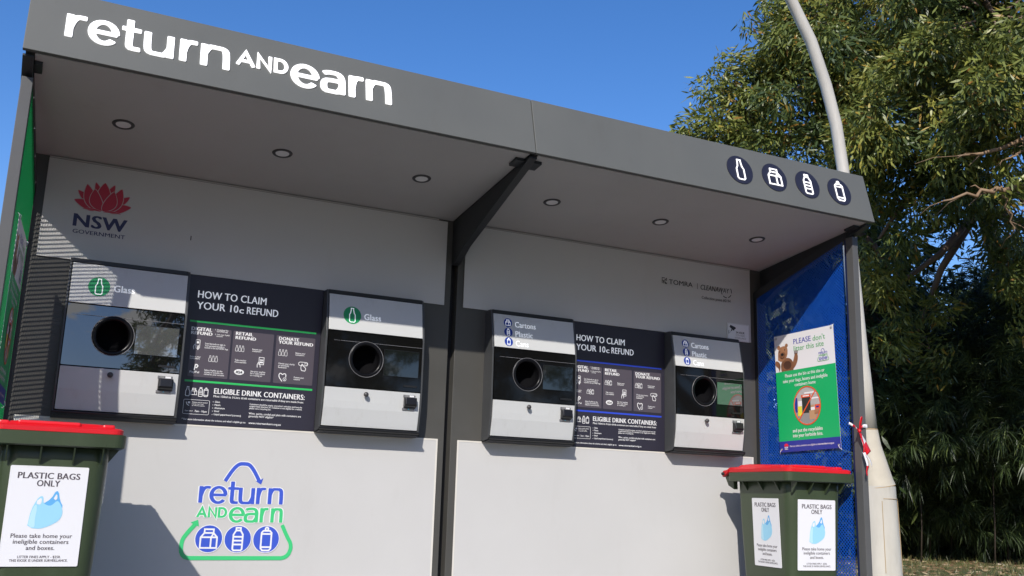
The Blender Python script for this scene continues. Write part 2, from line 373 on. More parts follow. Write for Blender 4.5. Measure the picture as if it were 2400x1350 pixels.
g = MB().box((-1.2, -1.6, GZ - .12), (5.9, 2.2, GZ)).build('pavement', mat('slab_concrete', (.195, .19, .18), .8, var=.12, vscale=3, bump=.3, bscale=120)); g['kind'] = 'structure'

# ------------------------------------------------------------------ kiosk
W, D, DT, ZB, ZT, ZS, ZU, ZL = 5.0, 1.072, .988, 2.869, 3.209, 2.7426, 2.1956, 1.3735
K = thing('collection_kiosk', 'long grey container refund kiosk with lit canopy sign and two bays of machines', 'kiosk')
for a, b in ((0., 2.478), (2.522, 5.)):
    MB().box((a, 0, GZ), (b, .9, 2.75)).build('bay_wall', M_frame, K, bevel=.003)
MB().box((2.478, .06, GZ), (2.522, .88, 2.75)).build('bay_gap', M_gap, K)
for a, b, in ((.149, 2.4354), (2.5646, 4.851)):
    for nm, z0, z1 in (('upper_panel', ZU, ZS - .012), ('lower_panel', GZ + .12, ZL)):
        MB().box((a, -.007, z0), (b, -.001, z1)).build(nm, M_panel, K, bevel=.002)
        e = MB(); t = .009
        e.box((a, -.0085, z0), (a + t, -.0072, z1)); e.box((b - t, -.0085, z0), (b, -.0072, z1))
        e.box((a + t, -.0085, z0), (b - t, -.0072, z0 + t)); e.box((a + t, -.0085, z1 - t), (b - t, -.0072, z1))
        e.build('panel_edge', M_panel if nm == 'upper_panel' else M_edge, K)
MB().box((.9, -.0095, 2.385), (.905, -.0075, 2.41)).build('panel_slot', M_black, K)
# canopy body, soffit, roof
MB().prism_x([(0.9, 2.752), (0, ZS + .006), (-D + .02, ZB + .006), (-DT + .014, ZT - .012), (.9, 3.05)], .012, W - .012).build('canopy', M_frame, K)
sl_ = (ZB - ZS) / D
for a, b in ((.05, 2.474), (2.526, 4.95)):
    MB().prism_x([(0.0, ZS), (0, ZS + .004), (-D + .03, ZB + .004 - .03 * sl_), (-D + .03, ZB - .03 * sl_)], a, b).build('soffit', M_soffit, K)
    MB().box((a + .1, -.013, ZS - .010), (b - .1, -.008, ZS - .004)).build('soffit_trim', M_soffit, K)
lean = Vector((0, D - DT, ZT - ZB)).normalized()
fN = Vector((1, 0, 0)).cross(lean)
for i, (a, b) in enumerate(((0., 2.4975), (2.5025, 5.))):
    v = []
    for x in (a, b):
        v += [(x, -D, ZB), (x, -D + .03, ZB), (x, -DT + .03, ZT), (x, -DT, ZT)]
    obj('fascia_panel', v, [(0, 3, 2, 1), (4, 5, 6, 7), (0, 4, 7, 3), (1, 2, 6, 5), (0, 1, 5, 4), (3, 7, 6, 2)], M_fascia, K, bevel=.0025)
# fascia lettering and container symbols
FH = math.hypot(D - DT, ZT - ZB)
fd = Dec((0, -D, ZB), (1, 0, 0), lean)
q = FH / .34
word(fd, 'return', [(.152, .240), (.243, .376), (.380, .472), (.479, .612), (.637, .719), (.731, .866)], .160, .006, .006, base=.100 * q, xh=.126 * q, con=1.55)
word(fd, 'AND', [(.893, .986), (.990, 1.066), (1.074, 1.144)], .17, .006, .006, base=.150 * q, xh=.084 * q, con=1.2)
word(fd, 'earn', [(1.156, 1.300), (1.305, 1.432), (1.450, 1.530), (1.540, 1.676)], .160, .006, .006, base=.100 * q, xh=.131 * q, con=1.55)
fd.build('lit_lettering', M_lit, K)
for kind, u in zip(('bottle', 'carton', 'pet', 'can'), (3.926, 4.198, 4.468, 4.739)):
    dd = Dec((0, -D, ZB), (1, 0, 0), lean); dd.disc(u, .176 * q, .098, .004, .004, seg=48)
    o = dd.build('symbol_disc', M_disc, K)
    di = Dec((0, -D, ZB), (1, 0, 0), lean); icon(di, kind, u, .176 * q, .138 if kind != 'carton' else .13, .052 if kind != 'carton' else .058, .0085, .004)
    di.build('lit_symbol', M_lit, o)
# brackets, cross plates, posts
def bracket(x0, x1, drop, nm='canopy_bracket'):
    MB().prism_x([(0.0, ZS - .002), (-D + .035, ZB - .004 - .035 * sl_), (-D + .035, ZB - .02), (-.18, 2.543 - drop), (-.05, 2.47 - drop), (0, 2.455 - drop)], x0, x1).build(nm, M_bracket, K, bevel=.003)
bracket(2.476, 2.524, 0.)
bracket(.002, .048, -.04); bracket(4.952, 4.998, -.04)
for a, b in ((2.42, 2.58), (.051, .083), (4.90, 4.949)):
    y0, y1 = -.985, -.9
    MB().prism_x([(y0, ZS - sl_ * y0 - .001), (y1, ZS - sl_ * y1 - .001), (y1, ZS - sl_ * y1 - .016), (y0, ZS - sl_ * y0 - .016)], a, b).build('cross_plate', M_bracket, K)
for x in (.006, 4.944):
    p = MB(); p.box((x, -.925, GZ), (x + .047, -.866, 2.80)); p.build('front_post', M_post, K, bevel=.002)
    p = MB(); p.box((x + .001, -.865, GZ), (x + .046, -.80, GZ + .1)); p.build('base_rail', M_bracket, K)
# perforated side screens: a real sheet with real holes
def perforated(L, z0, ztop, q=.0235, rh=.0064, th=.001):
    h = q / 2; us, vs = [], []
    for i in range(int((ztop(L) - z0) / h)):
        z = z0 + (i + 1) * h
        for j in range(int(L / q) + 1):
            u = j * q + (h if i % 2 else 0) + h
            if u < L - h and z < ztop(u) - h * .6: us.append(u); vs.append(z)
    us = np.array(us); vs = np.array(vs); n = len(us)
    ang = np.radians(np.arange(8) * 45); co, si = np.cos(ang), np.sin(ang)
    ro = np.where(np.arange(8) % 2 == 0, h, h / math.sqrt(2))
    V = np.zeros((n, 32, 3))
    for k, (r, y) in enumerate(((ro, -th / 2), (rh, -th / 2), (rh, th / 2), (ro, th / 2))):
        V[:, 8 * k:8 * k + 8, 0] = us[:, None] + r * co; V[:, 8 * k:8 * k + 8, 1] = y; V[:, 8 * k:8 * k + 8, 2] = vs[:, None] + r * si
    f = []
    for k in range(3):
        for i in range(8): j = (i + 1) % 8; f.append((8 * k + i, 8 * k + j, 8 * k + 8 + j, 8 * k + 8 + i))
    F = (np.array(f)[None] + (np.arange(n) * 32)[:, None, None]).reshape(-1)
    me = bpy.data.meshes.new('perforated_screen'); me.vertices.add(n * 32); me.vertices.foreach_set('co', V.reshape(-1))
    me.loops.add(len(F)); me.loops.foreach_set('vertex_index', F); me.polygons.add(len(F) // 4)
    me.polygons.foreach_set('loop_start', np.arange(0, len(F), 4)); me.update(calc_edges=True); return me
SL = math.hypot(.06, .87)
ztop = lambda u: 2.512 + .325 * u
pm = perforated(SL - .05, GZ + .12, lambda u: ztop(u + .03) + .006)
def screen_frame(side):
    if side == 'R': return Vector((4.89, 0, 0)), Vector((.06, -.87, 0)).normalized()
    return Vector((.104, 0, 0)), Vector((-.055, -.87, 0)).normalized()
for side, m, lab in (('L', M_greenmetal, 'green perforated side screen'), ('R', M_bluemetal, 'blue perforated side screen')):
    O, U = screen_frame(side)
    o = bpy.data.objects.new('perforated_screen', pm.copy()); o.data.materials.append(m); COL.objects.link(o); o.parent = K; o['label'] = lab
    Vv = Vector((0, 0, 1)); Nn = U.cross(Vv)   # local x=U, z=V, y=-N
    o.matrix_local = Matrix([[U.x, -Nn.x, 0, O.x + U.x * .03], [U.y, -Nn.y, 0, O.y + U.y * .03], [U.z, -Nn.z, 1, O.z], [0, 0, 0, 1]])
    b = Dec(O, U)
    b.rect(SL - .022, GZ, SL - .005, ztop(SL - .02), .00125, .0025)
    b2 = Dec(O, U); b2.rect(0, GZ, .03, ztop(.015), .00125, .0025); b2.build('rear_strip', M_bracket, K)
    sb = b.build('screen_border', M_greenmetal if side == 'L' else mat('blue_border_shade', (.006, .016, .075), .4), K)  # right border painted dark navy to stand in for shade on the blue sheet
    b = Dec(O, U); b.poly([(0, ztop(0)), (SL - .005, ztop(SL - .005)), (SL - .005, ztop(SL) + .05), (0, ztop(0) + .06)], .002, .004); b.build('top_rail', M_bracket, K)
    b = Dec(O, U); b.poly([(0, ztop(0) + .06), (SL - .005, ztop(SL) + .05), (SL - .005, ztop(SL - .005)), (0, ztop(0))][::-1], -.0025); b.build('top_rail_back', M_bracket, K)
    for k in range(4):
        u = .1 + k * .22; pp = O + U * u + Vector((0, 0, ztop(u) + .012)); nn = -Nn if side == 'L' else Nn
        if side == 'L': nn = Vector((1, 0, 0))
        else: nn = Vector((-1, 0, 0))
        MB().lathe([(0, .006), (.005, .005), (.007, .001)], pp + nn * .001, 'x', 10).build('rivet', M_eyelet, K)
# downlights
for u in (.462, 1.258, 2.054, 2.902, 3.697, 4.488):
    y = -.52; z = ZS - sl_ * y
    r = MB(); r.lathe([(.036, -.003), (.040, -.006), (.050, -.005), (.054, .000)], (0, 0, 0), 'z', 36)
    o = r.build('downlight', M_ringd, K, smooth=True); o.location = (u, y, z - .0005); o.rotation_euler = (-math.atan(sl_), 0, 0)
    l = MB(); l.lathe([(0, -.0025), (.0365, -.0025)], (0, 0, 0), 'z', 36); l.build('lens', M_lens, o)

# ------------------------------------------------------------------ wall prints
wp = -.0075
def petal(d, b, t, w, bow, mi_out, mi_in, lw=.0035):
    n = 14; dx, dz = t[0] - b[0], t[1] - b[1]; L = math.hypot(dx, dz); nx, nz = -dz / L, dx / L
    def loop(k):
        l, r = [], []
        for i in range(n + 1):
            s = i / n; c = bow * math.sin(math.pi * s); ww = (w / 2) * math.sin(math.pi * min(1, s ** .85)) ** .8 if 0 < s < 1 else 0
            x, z = b[0] + dx * s + nx * c, b[1] + dz * s + nz * c
            l.append((x + nx * (ww + k), z + nz * (ww + k))); r.append((x - nx * (ww + k), z - nz * (ww + k)))
        return l + r[::-1]
    d.poly(loop(lw), mi=mi_out); d.poly(loop(0), mi=mi_in)
d = Dec((0, wp, 0))
c0 = (.434, 2.480)
for b, t, w, bow in (((.43, 2.53), (.388, 2.632), .035, .002), ((.44, 2.53), (.484, 2.631), .035, -.002), ((.39, 2.52), (.306, 2.575), .036, .006), ((.48, 2.52), (.565, 2.577), .036, -.006),
                     ((.434, 2.50), (.434, 2.636), .066, 0), ((.40, 2.476), (.293, 2.521), .046, -.006), ((.47, 2.476), (.577, 2.521), .046, .006),
                     ((.415, 2.474), (.347, 2.615), .062, .012), ((.455, 2.474), (.522, 2.615), .062, -.012),
                     ((.432, 2.478), (.387, 2.594), .060, .014), ((.437, 2.478), (.484, 2.594), .060, -.014)):
    petal(d, b, t, w, bow, 1, 0)
petal(d, (.43, 2.474), (.338, 2.476), .010, -.006, 1, 0, .001); petal(d, (.44, 2.474), (.53, 2.474), .010, .006, 1, 0, .001)
d.build('flower_emblem', [M_red, mat('emblem_outline', (.50, .42, .42), .45)], K)
d = Dec((0, wp, 0)); d.text('NSW', .300, 2.378, .068, .268, .035); d.text('GOVERNMENT', .304, 2.340, .021, .260, .012)
d.build('emblem_lettering', M_navy, K)
# big logo on the lower panel
def logo(d, ox, oz, s, mb_, mg_, mw_, full=True):
    T = lambda x, z: (ox + (x - 1.304) * s, oz + (z - .78) * s)
    for off, m_, ex in ((0, mw_, .010), (1, mb_, 0)):
        if off == 0 and not full: continue
        d.stroke([T(*p) for p in smooth_pts([(1.209, 1.082), (1.245, 1.145), (1.275, 1.176), (1.302, 1.178), (1.332, 1.176), (1.362, 1.140), (1.392, 1.088)])], (.020 + ex) * s, cap='butt', mi=m_)
    d.poly([T(1.372, 1.088), T(1.403, 1.070), T(1.413, 1.105), T(1.396, 1.094)], mi=mb_)
    def wd(txt, bx, sw, base, xh, m_, con):
        for ex, mm_ in ((.008 * s, mw_), (0, m_)):
            if ex and not full: continue
            word(d, txt, bx, sw, .001, 0, mm_, base, xh, con, ex / s, T)
    wd('return', [(1.078, 1.140), (1.133, 1.228), (1.226, 1.290), (1.286, 1.374), (1.382, 1.434), (1.446, 1.530)], .158, .962, .092, mb_, 1.45)
    wd('AND', [(1.076, 1.130), (1.134, 1.182), (1.186, 1.234)], .20, .889, .055, mg_, 1.2)
    wd('earn', [(1.244, 1.330), (1.324, 1.402), (1.410, 1.456), (1.469, 1.536)], .165, .865, .081, mg_, 1.4)
    d.stroke([T(*p) for p in smooth_pts([(1.074, 0.853), (1.040, .812), (1.010, .765), (1.020, .680), (1.110, .680)]) + [(1.15, .680), (1.45, .680)] + smooth_pts([(1.49, .680), (1.575, .680), (1.600, .745), (1.565, .80), (1.538, .853)])], .021 * s, cap='soft', mi=mg_)
    d.poly([T(1.050, .862), T(1.0868, .877), T(1.094, .842), T(1.074, .850)], mi=mg_)
    for kind, u in (('carton', 1.151), ('pet', 1.303), ('can', 1.455)):
        d.disc(*T(u, .779), .0735 * s, mi=mw_) if full else None
        d.disc(*T(u, .779), .0695 * s, mi=mb_); icon(d, kind, *T(u, .779), (.118 if kind != 'carton' else .112) * s, .075, mi=mw_)
d = Dec((0, wp, 0)); logo(d, 1.304, .78, 1., 0, 1, 2)
d.build('wall_logo', [M_logoblue, M_logogreen, M_white], K)
# operator marks, upper right panel
d = Dec((0, wp, 0)); d.text('TOMRA', 4.128, 2.543, .034, .205, 0.012); d.build('operator_lettering', M_black, K); d = Dec((0, wp, 0))
ox, oz, s_ = 4.070, 2.541, .040
for p in ([(0, 0), (0, 1), (.62, 1)], [(.2, .35), (.95, 1), (.95, .62), (.45, .62)], [(0, .62), (.95, -.05)], [(.3, 0), (.3, .35)], [(.62, .34), (.95, .1), (.6, 0)]):
    d.stroke([(ox + x * s_, oz + z * s_) for x, z in p], .0045, cap='butt')
d.build('operator_mark', M_black, K); d = Dec((0, wp, 0)); d.rect(4.372, 2.535, 4.376, 2.578); d.build('dividing_line', M_black, K); d = Dec((0, wp, 0))
d.text('CLEANA', 4.402, 2.537, .036, .160, .022, shear=.2); d.text('WAY', 4.563, 2.537, .036, .096, .004, shear=.2)
for a in range(0, 360, 60):
    if a in (120, 180): continue
    d.stroke(arc(4.633, 2.549, .046, .046, a - 70, a - 26, 5), .006, cap='butt')
d.build('operator_lettering', M_black, K); d = Dec((0, wp, 0)); d.text('Collection point #0194', 4.412, 2.470, .021, .258, .010)
d.build('site_number_lettering', M_black, K)

# ------------------------------------------------------------------ vending machines
PR = [(-.088, 2.166), (-.126, 1.945), (-.130, 1.63), (-.124, 1.52), (-.104, 1.404)]
def face_y(z):
    return float(np.interp(z, [p[1] for p in PR[::-1]], [p[0] for p in PR[::-1]]))
def face_dec(x0, z0, z1, zo):
    y0, y1 = face_y(z0), face_y(z1); v = Vector((0, y1 - y0, z1 - z0)).normalized(); return Dec((0, y0, z0 - zo), (1, 0, 0), v)
def plate(prof, x0, x1, t):
    back = [(y + t, z) for y, z in prof]; return prof + back[::-1]
def machine(x0, kind, label, bright):
    zo = ZL; root = thing('reverse_vending_machine', label, 'recycling machine', (x0, 0, zo), group='container return machines in the kiosk wall')
    Z = lambda pts: [(y, z - zo) for y, z in pts]
    wth = .6
    prof = [(0.001, 2.192)] + [(-.07, 2.192)] + [(y - (-.004), z) for y, z in PR] + [(-.100, 1.40), (-.100, 1.378), (0.001, 1.378)]
    for a, b in ((0., .010), (wth - .012, wth)): MB().prism_x(Z([(y, z) for y, z in prof]), a, b).build('side_panel', M_sidehouse, root, bevel=.0015)
    h = MB(); h.box((.010, -.080, 2.170 - zo), (wth - .012, 0.001, 2.192 - zo)); h.box((.010, -.100, 1.378 - zo), (wth - .012, .001, 1.402 - zo))
    h.box((.010, -.02, 1.402 - zo), (wth - .012, .001, 2.17 - zo)); h.build('housing', M_housing, root, bevel=.0015)
    b = MB(); b.prism_x(Z([(-.120, 1.400), (-.118, 1.388), (-.060, 1.368), (-.003, 1.368), (-.003, 1.377), (-.099, 1.377), (-.099, 1.4)]), .0, wth); b.build('bottom_lip', M_housing, root, bevel=.002)
    a, e = .014, .586
    hp = Z([(PR[0][0], PR[0][1]), (face_y(1.952), 1.952)]); b = MB(); b.prism_x(plate(hp, a, e, .012), a, e); hd = b.build('header_panel', M_mach, root, bevel=.0015)
    sp = Z([(PR[2][0], 1.624)] + [(face_y(z), z) for z in (1.59, 1.55, 1.51, 1.47, 1.44)] + [(PR[4][0], 1.407)])
    b = MB(); b.prism_x(plate(sp, a, e, .012), a, e); sv = b.build('service_panel', M_mach, root, bevel=.0015)
    # black glass plate with a round hole
    zc, xc, rr = 1.795 - zo, .243, .083
    z0, z1 = 1.630 - zo, 1.945 - zo; n = 40; circ = [(xc + rr * math.cos(2 * math.pi * i / n), zc + rr * math.sin(2 * math.pi * i / n)) for i in range(n)]
    rc = [(a, z0), (e, z0), (e, z1), (a, z1)]
    tri = tessellate_polygon([[Vector((x, z, 0)) for x, z in rc], [Vector((x, z, 0)) for x, z in circ[::-1]]])
    allp = rc + circ[::-1]
    gd = Dec((0, face_y(1.63) , 0), (1, 0, 0), Vector((0, .004, .315)))
    gd.geo([(x, z) for x, z in allp], [tuple(t) for t in tri], .004, .008)
    for v_i in range(0): pass
    gl = gd.build('glass_panel', bright[0], root)
    yb = face_y(1.8) - .004
    c = MB(); c.lathe([(.083, .0), (.078, -.03), (.074, -.100), (0, -.100)], (xc, yb, zc), 'y', 40); c.build('opening', M_cup, root, smooth=True)
    c = MB(); c.lathe([(.101, .0005), (.099, .0025), (.092, .0035), (.084, .002), (.080, -.006), (.078, -.03)], (xc, yb, zc), 'y', 48); rg = c.build('opening_ring', M_ring, root, smooth=True)
    c = MB(); c.lathe([(.1042, .0006), (.1036, .0022), (.1022, .0022), (.1012, .0006)], (xc, yb, zc), 'y', 48); c.build('ring_line', M_line, rg)
    if kind != 'open':
        pass
    dl = Dec((0, yb, 0)); zl = 1.8915 - zo
    dl.rect(.085, zl - .0008, .205, zl + .0008, .0012); dl.rect(.285, zl - .0008, e - .002, zl + .0008, .0012)
    for k in range(6): dl.rect(.046 + .006 * k, zl - .0012, .049 + .006 * k, zl + .0012, .0012)
    dl.build('engraved_line', M_line, gl)
    ds = Dec((0, yb, 0)); ds.rect(.352, 1.713 - zo, .565, 1.864 - zo, .0015); ds.build('screen', bright[1], root)
    ds = Dec((0, yb, 0)); ds.rect(.350, 1.711 - zo, .567, 1.866 - zo, .0008); ds.build('screen_bezel', M_reader, root)
    ds = Dec((0, yb, 0)); ds.rrect(.478, 1.654 - zo, .562, 1.666 - zo, .004, .003, .003); o = ds.build('receipt_slot', M_reader, root)
    ds = Dec((0, yb, 0)); ds.rect(.483, 1.6575 - zo, .557, 1.6605 - zo, .0035); ds.build('slot_mouth', M_gap, o)
    yk = face_y(1.59); k = MB(); k.lathe([(.006, 0), (.006, .012), (.013, .016), (.0145, .024), (.011, .031), (0, .033)], (.25, yk, 1.592 - zo), 'y', 20); k.build('knob', M_knob, root, smooth=True)
    # payment reader
    rd = MB(); rd.box((.482, yk - .004, 1.594 - zo), (.556, yk + .006, 1.610 - zo)); pl = rd.build('reader_plate', M_readplate, root, bevel=.001); rd = MB(); rd.box((.480, yk - .002, 1.521 - zo), (.554, yk + .008, 1.534 - zo)); pl2 = rd.build('reader_plate', M_readplate, root, bevel=.001)
    rd = MB(); v = []
    x_, X_, z_, Zt = .486, .560, 1.531 - zo, 1.594 - zo
    rd.loft([[(x_, yk + .004, z_), (X_, yk + .004, z_), (X_, yk + .004, Zt), (x_, yk + .004, Zt)], [(x_, yk - .026, z_ + .014), (X_, yk - .026, z_ + .014), (X_, yk - .022, Zt), (x_, yk - .022, Zt)],
             [(x_ + .006, yk - .034, z_ + .022), (X_ - .006, yk - .034, z_ + .022), (X_ - .006, yk - .028, Zt - .004), (x_ + .006, yk - .028, Zt - .004)]])
    rb = rd.build('card_reader', M_reader, root, bevel=.002)
    dr = Dec((0, yk - .034, 0), (1, 0, 0), Vector((0, .006, .05)))
    for u0 in (.497, .526):
        dr.stroke(rrect_pts(u0 + .006, 1.566 - zo, u0 + .019, 1.585 - zo, .003), .0022, True, 'butt', .002)
        dr.stroke(smooth_pts([(u0, 1.560 - zo), (u0 + .003, 1.575 - zo), (u0 + .008, 1.580 - zo)]), .003, False, 'butt', .002)
        dr.rect(u0 + .010, 1.570 - zo, u0 + .016, 1.574 - zo, .002)
    dr.build('reader_symbol', M_offwhite, rb)
    dr = Dec((0, yk - .004, 0)); dr.rect(.494, 1.600 - zo, .514, 1.606 - zo, mi=1); dr.rect(.520, 1.598 - zo, .548, 1.608 - zo); dr.build('reader_label', [M_offwhite, M_pgrey], pl); dr = Dec((0, yk - .004, 0)); dr.rect(.50, 1.526 - zo, .545, 1.5285 - zo, mi=1); dr.rect(.514, 1.5255 - zo, .520, 1.529 - zo, mi=2)
    dr.build('reader_label', [M_offwhite, M_pgrey, mat('reader_cyan_led', (.05, .6, .8), .4)], pl2)
    # header print
    hdd = face_dec(0, 1.952, 2.166, zo); vz = lambda z: (z - 1.952) / hdd.V.z
    dc = Dec(hdd.O, (1, 0, 0), hdd.V); lt = Dec(hdd.O, (1, 0, 0), hdd.V); ic_ = Dec(hdd.O, (1, 0, 0), hdd.V)
    if kind == 'glass':
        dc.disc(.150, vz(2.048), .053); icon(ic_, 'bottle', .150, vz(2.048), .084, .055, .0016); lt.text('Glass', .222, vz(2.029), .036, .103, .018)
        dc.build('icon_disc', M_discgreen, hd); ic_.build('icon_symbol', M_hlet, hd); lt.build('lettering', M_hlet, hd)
    else:
        for nm, ik, z, w_ in (('Cartons', 'carton', 2.114, .147), ('Plastic', 'pet', 2.053, .123), ('Cans', 'can', 1.991, .090)):
            dc = Dec(hdd.O, (1, 0, 0), hdd.V); ic_ = Dec(hdd.O, (1, 0, 0), hdd.V)
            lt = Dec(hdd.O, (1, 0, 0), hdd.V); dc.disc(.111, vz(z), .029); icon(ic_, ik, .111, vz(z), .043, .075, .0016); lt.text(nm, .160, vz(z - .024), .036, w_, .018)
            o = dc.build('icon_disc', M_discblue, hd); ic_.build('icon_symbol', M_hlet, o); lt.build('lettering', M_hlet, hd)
    return root
def glass_mat(name, base, ior, rough):
    return mat(name, base, rough, ior=ior, rvar=.0, spec=.5)
M_gl = glass_mat('black_glass', (.006, .006, .006), 1.38, .04)
M_gl1 = glass_mat('black_glass_clean', (.006, .0065, .007), 2.1, .015)
M_scr = glass_mat('dark_screen', (.008, .010, .010), 1.75, .03)
M_scr1 = glass_mat('pale_screen', (.085, .09, .09), 2.9, .02)
machine(.312, 'glass', 'glass bottle return machine behind the left bin, its dark window mirroring sky and clouds', (M_gl1, M_scr1))
machine(1.675, 'glass', 'glass bottle return machine with plain black window, left of the dark centre gap', (M_gl, M_scr))
machine(2.725, 'mixed', 'cartons, plastic and cans machine just right of the dark centre gap', (M_gl, M_scr))
machine(4.088, 'mixed', 'cartons, plastic and cans machine under the camera surveillance sign', (M_gl, M_scr1))

# ------------------------------------------------------------------ how-to-claim posters
def info_poster(x0, accent, kinds, label):
    root = thing('information_poster', label, 'poster', (x0, 0, ZL + .0025), group='refund instruction posters')
    wd, ht = .763, .816
    MB().box((0.002, -.012, 0), (wd - .002, -.0015, ht)).build('backing_board', M_dark, root, bevel=.001)
    P = (0, -.0121, 0)
    c = Dec(P)
    for a, b in ((.045, .257), (.268, .494), (.508, .732)): c.rrect(a, .256, b, .528, .006, .0006)
    cards = c.build('card', M_card, root)
    l = Dec(P); l.rect(.030, .5545, .734, .5645, .0006); l.rect(.034, .227, .735, .2375, .0006); l.build('colour_bar', accent, root)
    t = Dec(P)
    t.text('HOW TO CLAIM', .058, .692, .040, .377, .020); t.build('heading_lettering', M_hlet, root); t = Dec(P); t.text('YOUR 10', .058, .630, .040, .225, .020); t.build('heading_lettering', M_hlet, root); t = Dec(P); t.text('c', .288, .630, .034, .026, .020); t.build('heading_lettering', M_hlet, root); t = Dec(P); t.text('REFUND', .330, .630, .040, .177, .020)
    t.build('heading_lettering', M_hlet, root)  # printed heading, lifted by the same added glow
    t = Dec(P); T = lambda s, u, v, w, h=.0085, b=.02: t.text(s, u, v, h, w, b, h=.0012)
    B = .045; NB = lambda: t.build('lettering', M_white, root)
    T('DIGITAL', .042, .509, .110, .019, B); T('REFUND', .042, .487, .114, .017, B)
    NB(); t = Dec(P)
    T('1. Download the', .169, .520, .070, .007); T('myTOMRA app', .177, .511, .060, .007); T('2. Link your PayPal', .170, .494, .077, .007); T('account', .178, .485, .034, .007)
    NB(); t = Dec(P)
    T('Scan barcode to sign in', .121, .438, .108, .0085, .025); T('Your personal barcode is', .121, .426, .105); T('located in the myTOMRA App', .121, .415, .125)
    NB(); t = Dec(P)
    T('Return your', .049, .361, .056); T('containers', .049, .351, .052)
    NB(); t = Dec(P)
    T('PayPal', .055, .276, .049, .011, .02); T('Select PayPal on the', .131, .292, .096); T('screen to transfer the', .131, .281, .102); T('refund to your account', .131, .270, .107)
    NB(); t = Dec(P)
    T('RETAIL', .281, .506, .096, .018, B); T('REFUND', .281, .483, .114, .017, B)
    NB(); t = Dec(P)
    T('Return your', .379, .430, .056); T('containers', .379, .420, .050); T('Take voucher', .288, .362, .063); T('from machine', .288, .351, .064)
    NB(); t = Dec(P)
    T('Use your voucher', .379, .306, .083); T('for a cash refund', .379, .295, .080); T('or a saving at:', .379, .284, .066)
    NB(); t = Dec(P)
    T('DONATE', .522, .502, .116, .018, B); T('YOUR REFUND', .522, .481, .199, .018, B)
    NB(); t = Dec(P)
    T('Return your', .623, .431, .057); T('containers', .623, .421, .051); T('Choose your charity', .530, .364, .093); T('or community', .530, .353, .062); T('fundraiser', .530, .342, .050)
    NB(); t = Dec(P)
    T('Donate your', .624, .292, .058); T('refund', .624, .281, .034)
    NB(); t = Dec(P)
    T('ELIGIBLE DRINK CONTAINERS:', .193, .172, .502, .029, .03)
    NB(); t = Dec(P)
    T('Most 150ml to 3-Litre drink containers are returnable if they are made from:', .193, .152, .497, .0115, .02)
    NB(); t = Dec(P)
    for k, s in enumerate(('Glass', 'Plastic', 'Aluminium', 'Steel')):
        t.disc(.194, .1265 - .0167 * k, .002, .0012, seg=8); T(s, .203, .123 - .0167 * k, (.027, .032, .055, .026)[k], .0098)
    NB(); t = Dec(P)
    t.disc(.194, .058, .002, .0012, seg=8); T('Liquid paperboard (cartons)', .203, .0555, .145, .0098)
    NB(); t = Dec(P)
    T('Containers should be empty, uncrushed, unbroken and have the', .390, .124, .294); T('original label attached. If a container is not eligible for a refund,', .390, .1125, .294); T('please use a recycling bin.', .390, .101, .120)
    NB(); t = Dec(P)
    T('Wine, spirits, cordial and plain milk containers are', .390, .072, .292, .0105, .02); T('generally NOT eligible*', .390, .057, .138, .0105, .02)
    NB(); t = Dec(P)
    T('* For more information about the scheme and what\'s eligible go to:', .038, .021, .339, .0095); T('www.returnandearn.org.au', .393, .0195, .178, .0115, .02)
    NB(); t = Dec(P)
    T('Problems with the machine?', .085, .115, .080, .006); T('Call for help 7 days', .085, .106, .060, .005); T('or visit the website', .085, .098, .066, .005); NB(); t = Dec(P); T('Open hours', .050, .068, .042, .006); T('7am - 10pm', .101, .066, .064, .0105, .02)
    t.build('lettering', M_white, root)
    g = Dec(P)
    def nx(nm='symbol'):
        nonlocal g
        if g.mb.v: g.build(nm, M_white, root)
        g = Dec(P)
    def three(u, v, s):
        for k in range(3): icon(g, kinds[k], u + (k - 1) * s * .52, v, s, .06, .0013)
    three(.172, .361, .032); nx('container_symbol'); three(.310, .431, .032); nx('container_symbol'); three(.551, .430, .034); nx('container_symbol')
    if len(kinds) == 4: seq = zip(kinds, (.055, .088, .123, .151), (.05, .036, .046, .044))
    else: seq = zip(kinds, (.088, .123, .151), (.036, .046, .044))
    if kinds[0] == 'bottle': seq = zip(('bottle', 'carton', 'pet', 'can'), (.055, .088, .123, .151), (.050, .040, .048, .046))
    for k_, u, s in seq: icon(g, k_, u, .175, s, .07, .0013)
    nx('container_symbol')
    g.stroke(rrect_pts(.040, .054, .175, .131, .006), .0018, True, 'butt', .0012)
    g.stroke(smooth_pts([(.054, .118), (.056, .108), (.064, .100), (.070, .100)]), .004, False, 'butt', .0012); g.rrect(.062, .110, .074, .120, .002, .0012)
    # phone, hand, voucher, heart, oval mark
    nx('hours_frame')
    g.stroke(rrect_pts(.072, .412, .094, .458, .003), .003, True, 'butt', .0012); g.rect(.077, .438, .089, .450, .0012)
    g.stroke(smooth_pts([(.066, .404), (.060, .420), (.070, .436), (.076, .420)]), .0035, False, 'butt', .0013); g.stroke([(.086, .404), (.086, .426)], .006, False, 'soft', .0014)
    nx('phone_symbol')
    g.stroke([(.077, .292), (.082, .322), (.090, .322), (.095, .315), (.090, .306), (.081, .306)], .006, False, 'soft', .0012)
    nx('wallet_mark')
    g.stroke([(.421, .352), (.421, .392), (.448, .392), (.448, .352)], .003, True, 'butt', .0012); g.rect(.425, .374, .444, .380, .0013); g.rect(.425, .360, .444, .369, .0013)
    g.stroke(smooth_pts([(.414, .334), (.412, .352), (.420, .366), (.428, .352), (.430, .336)]), .0035, False, 'butt', .0014)
    nx('voucher_symbol')
    g.disc(.317, .300, .027, .0012, ry=.0155)
    nx('oval_mark')
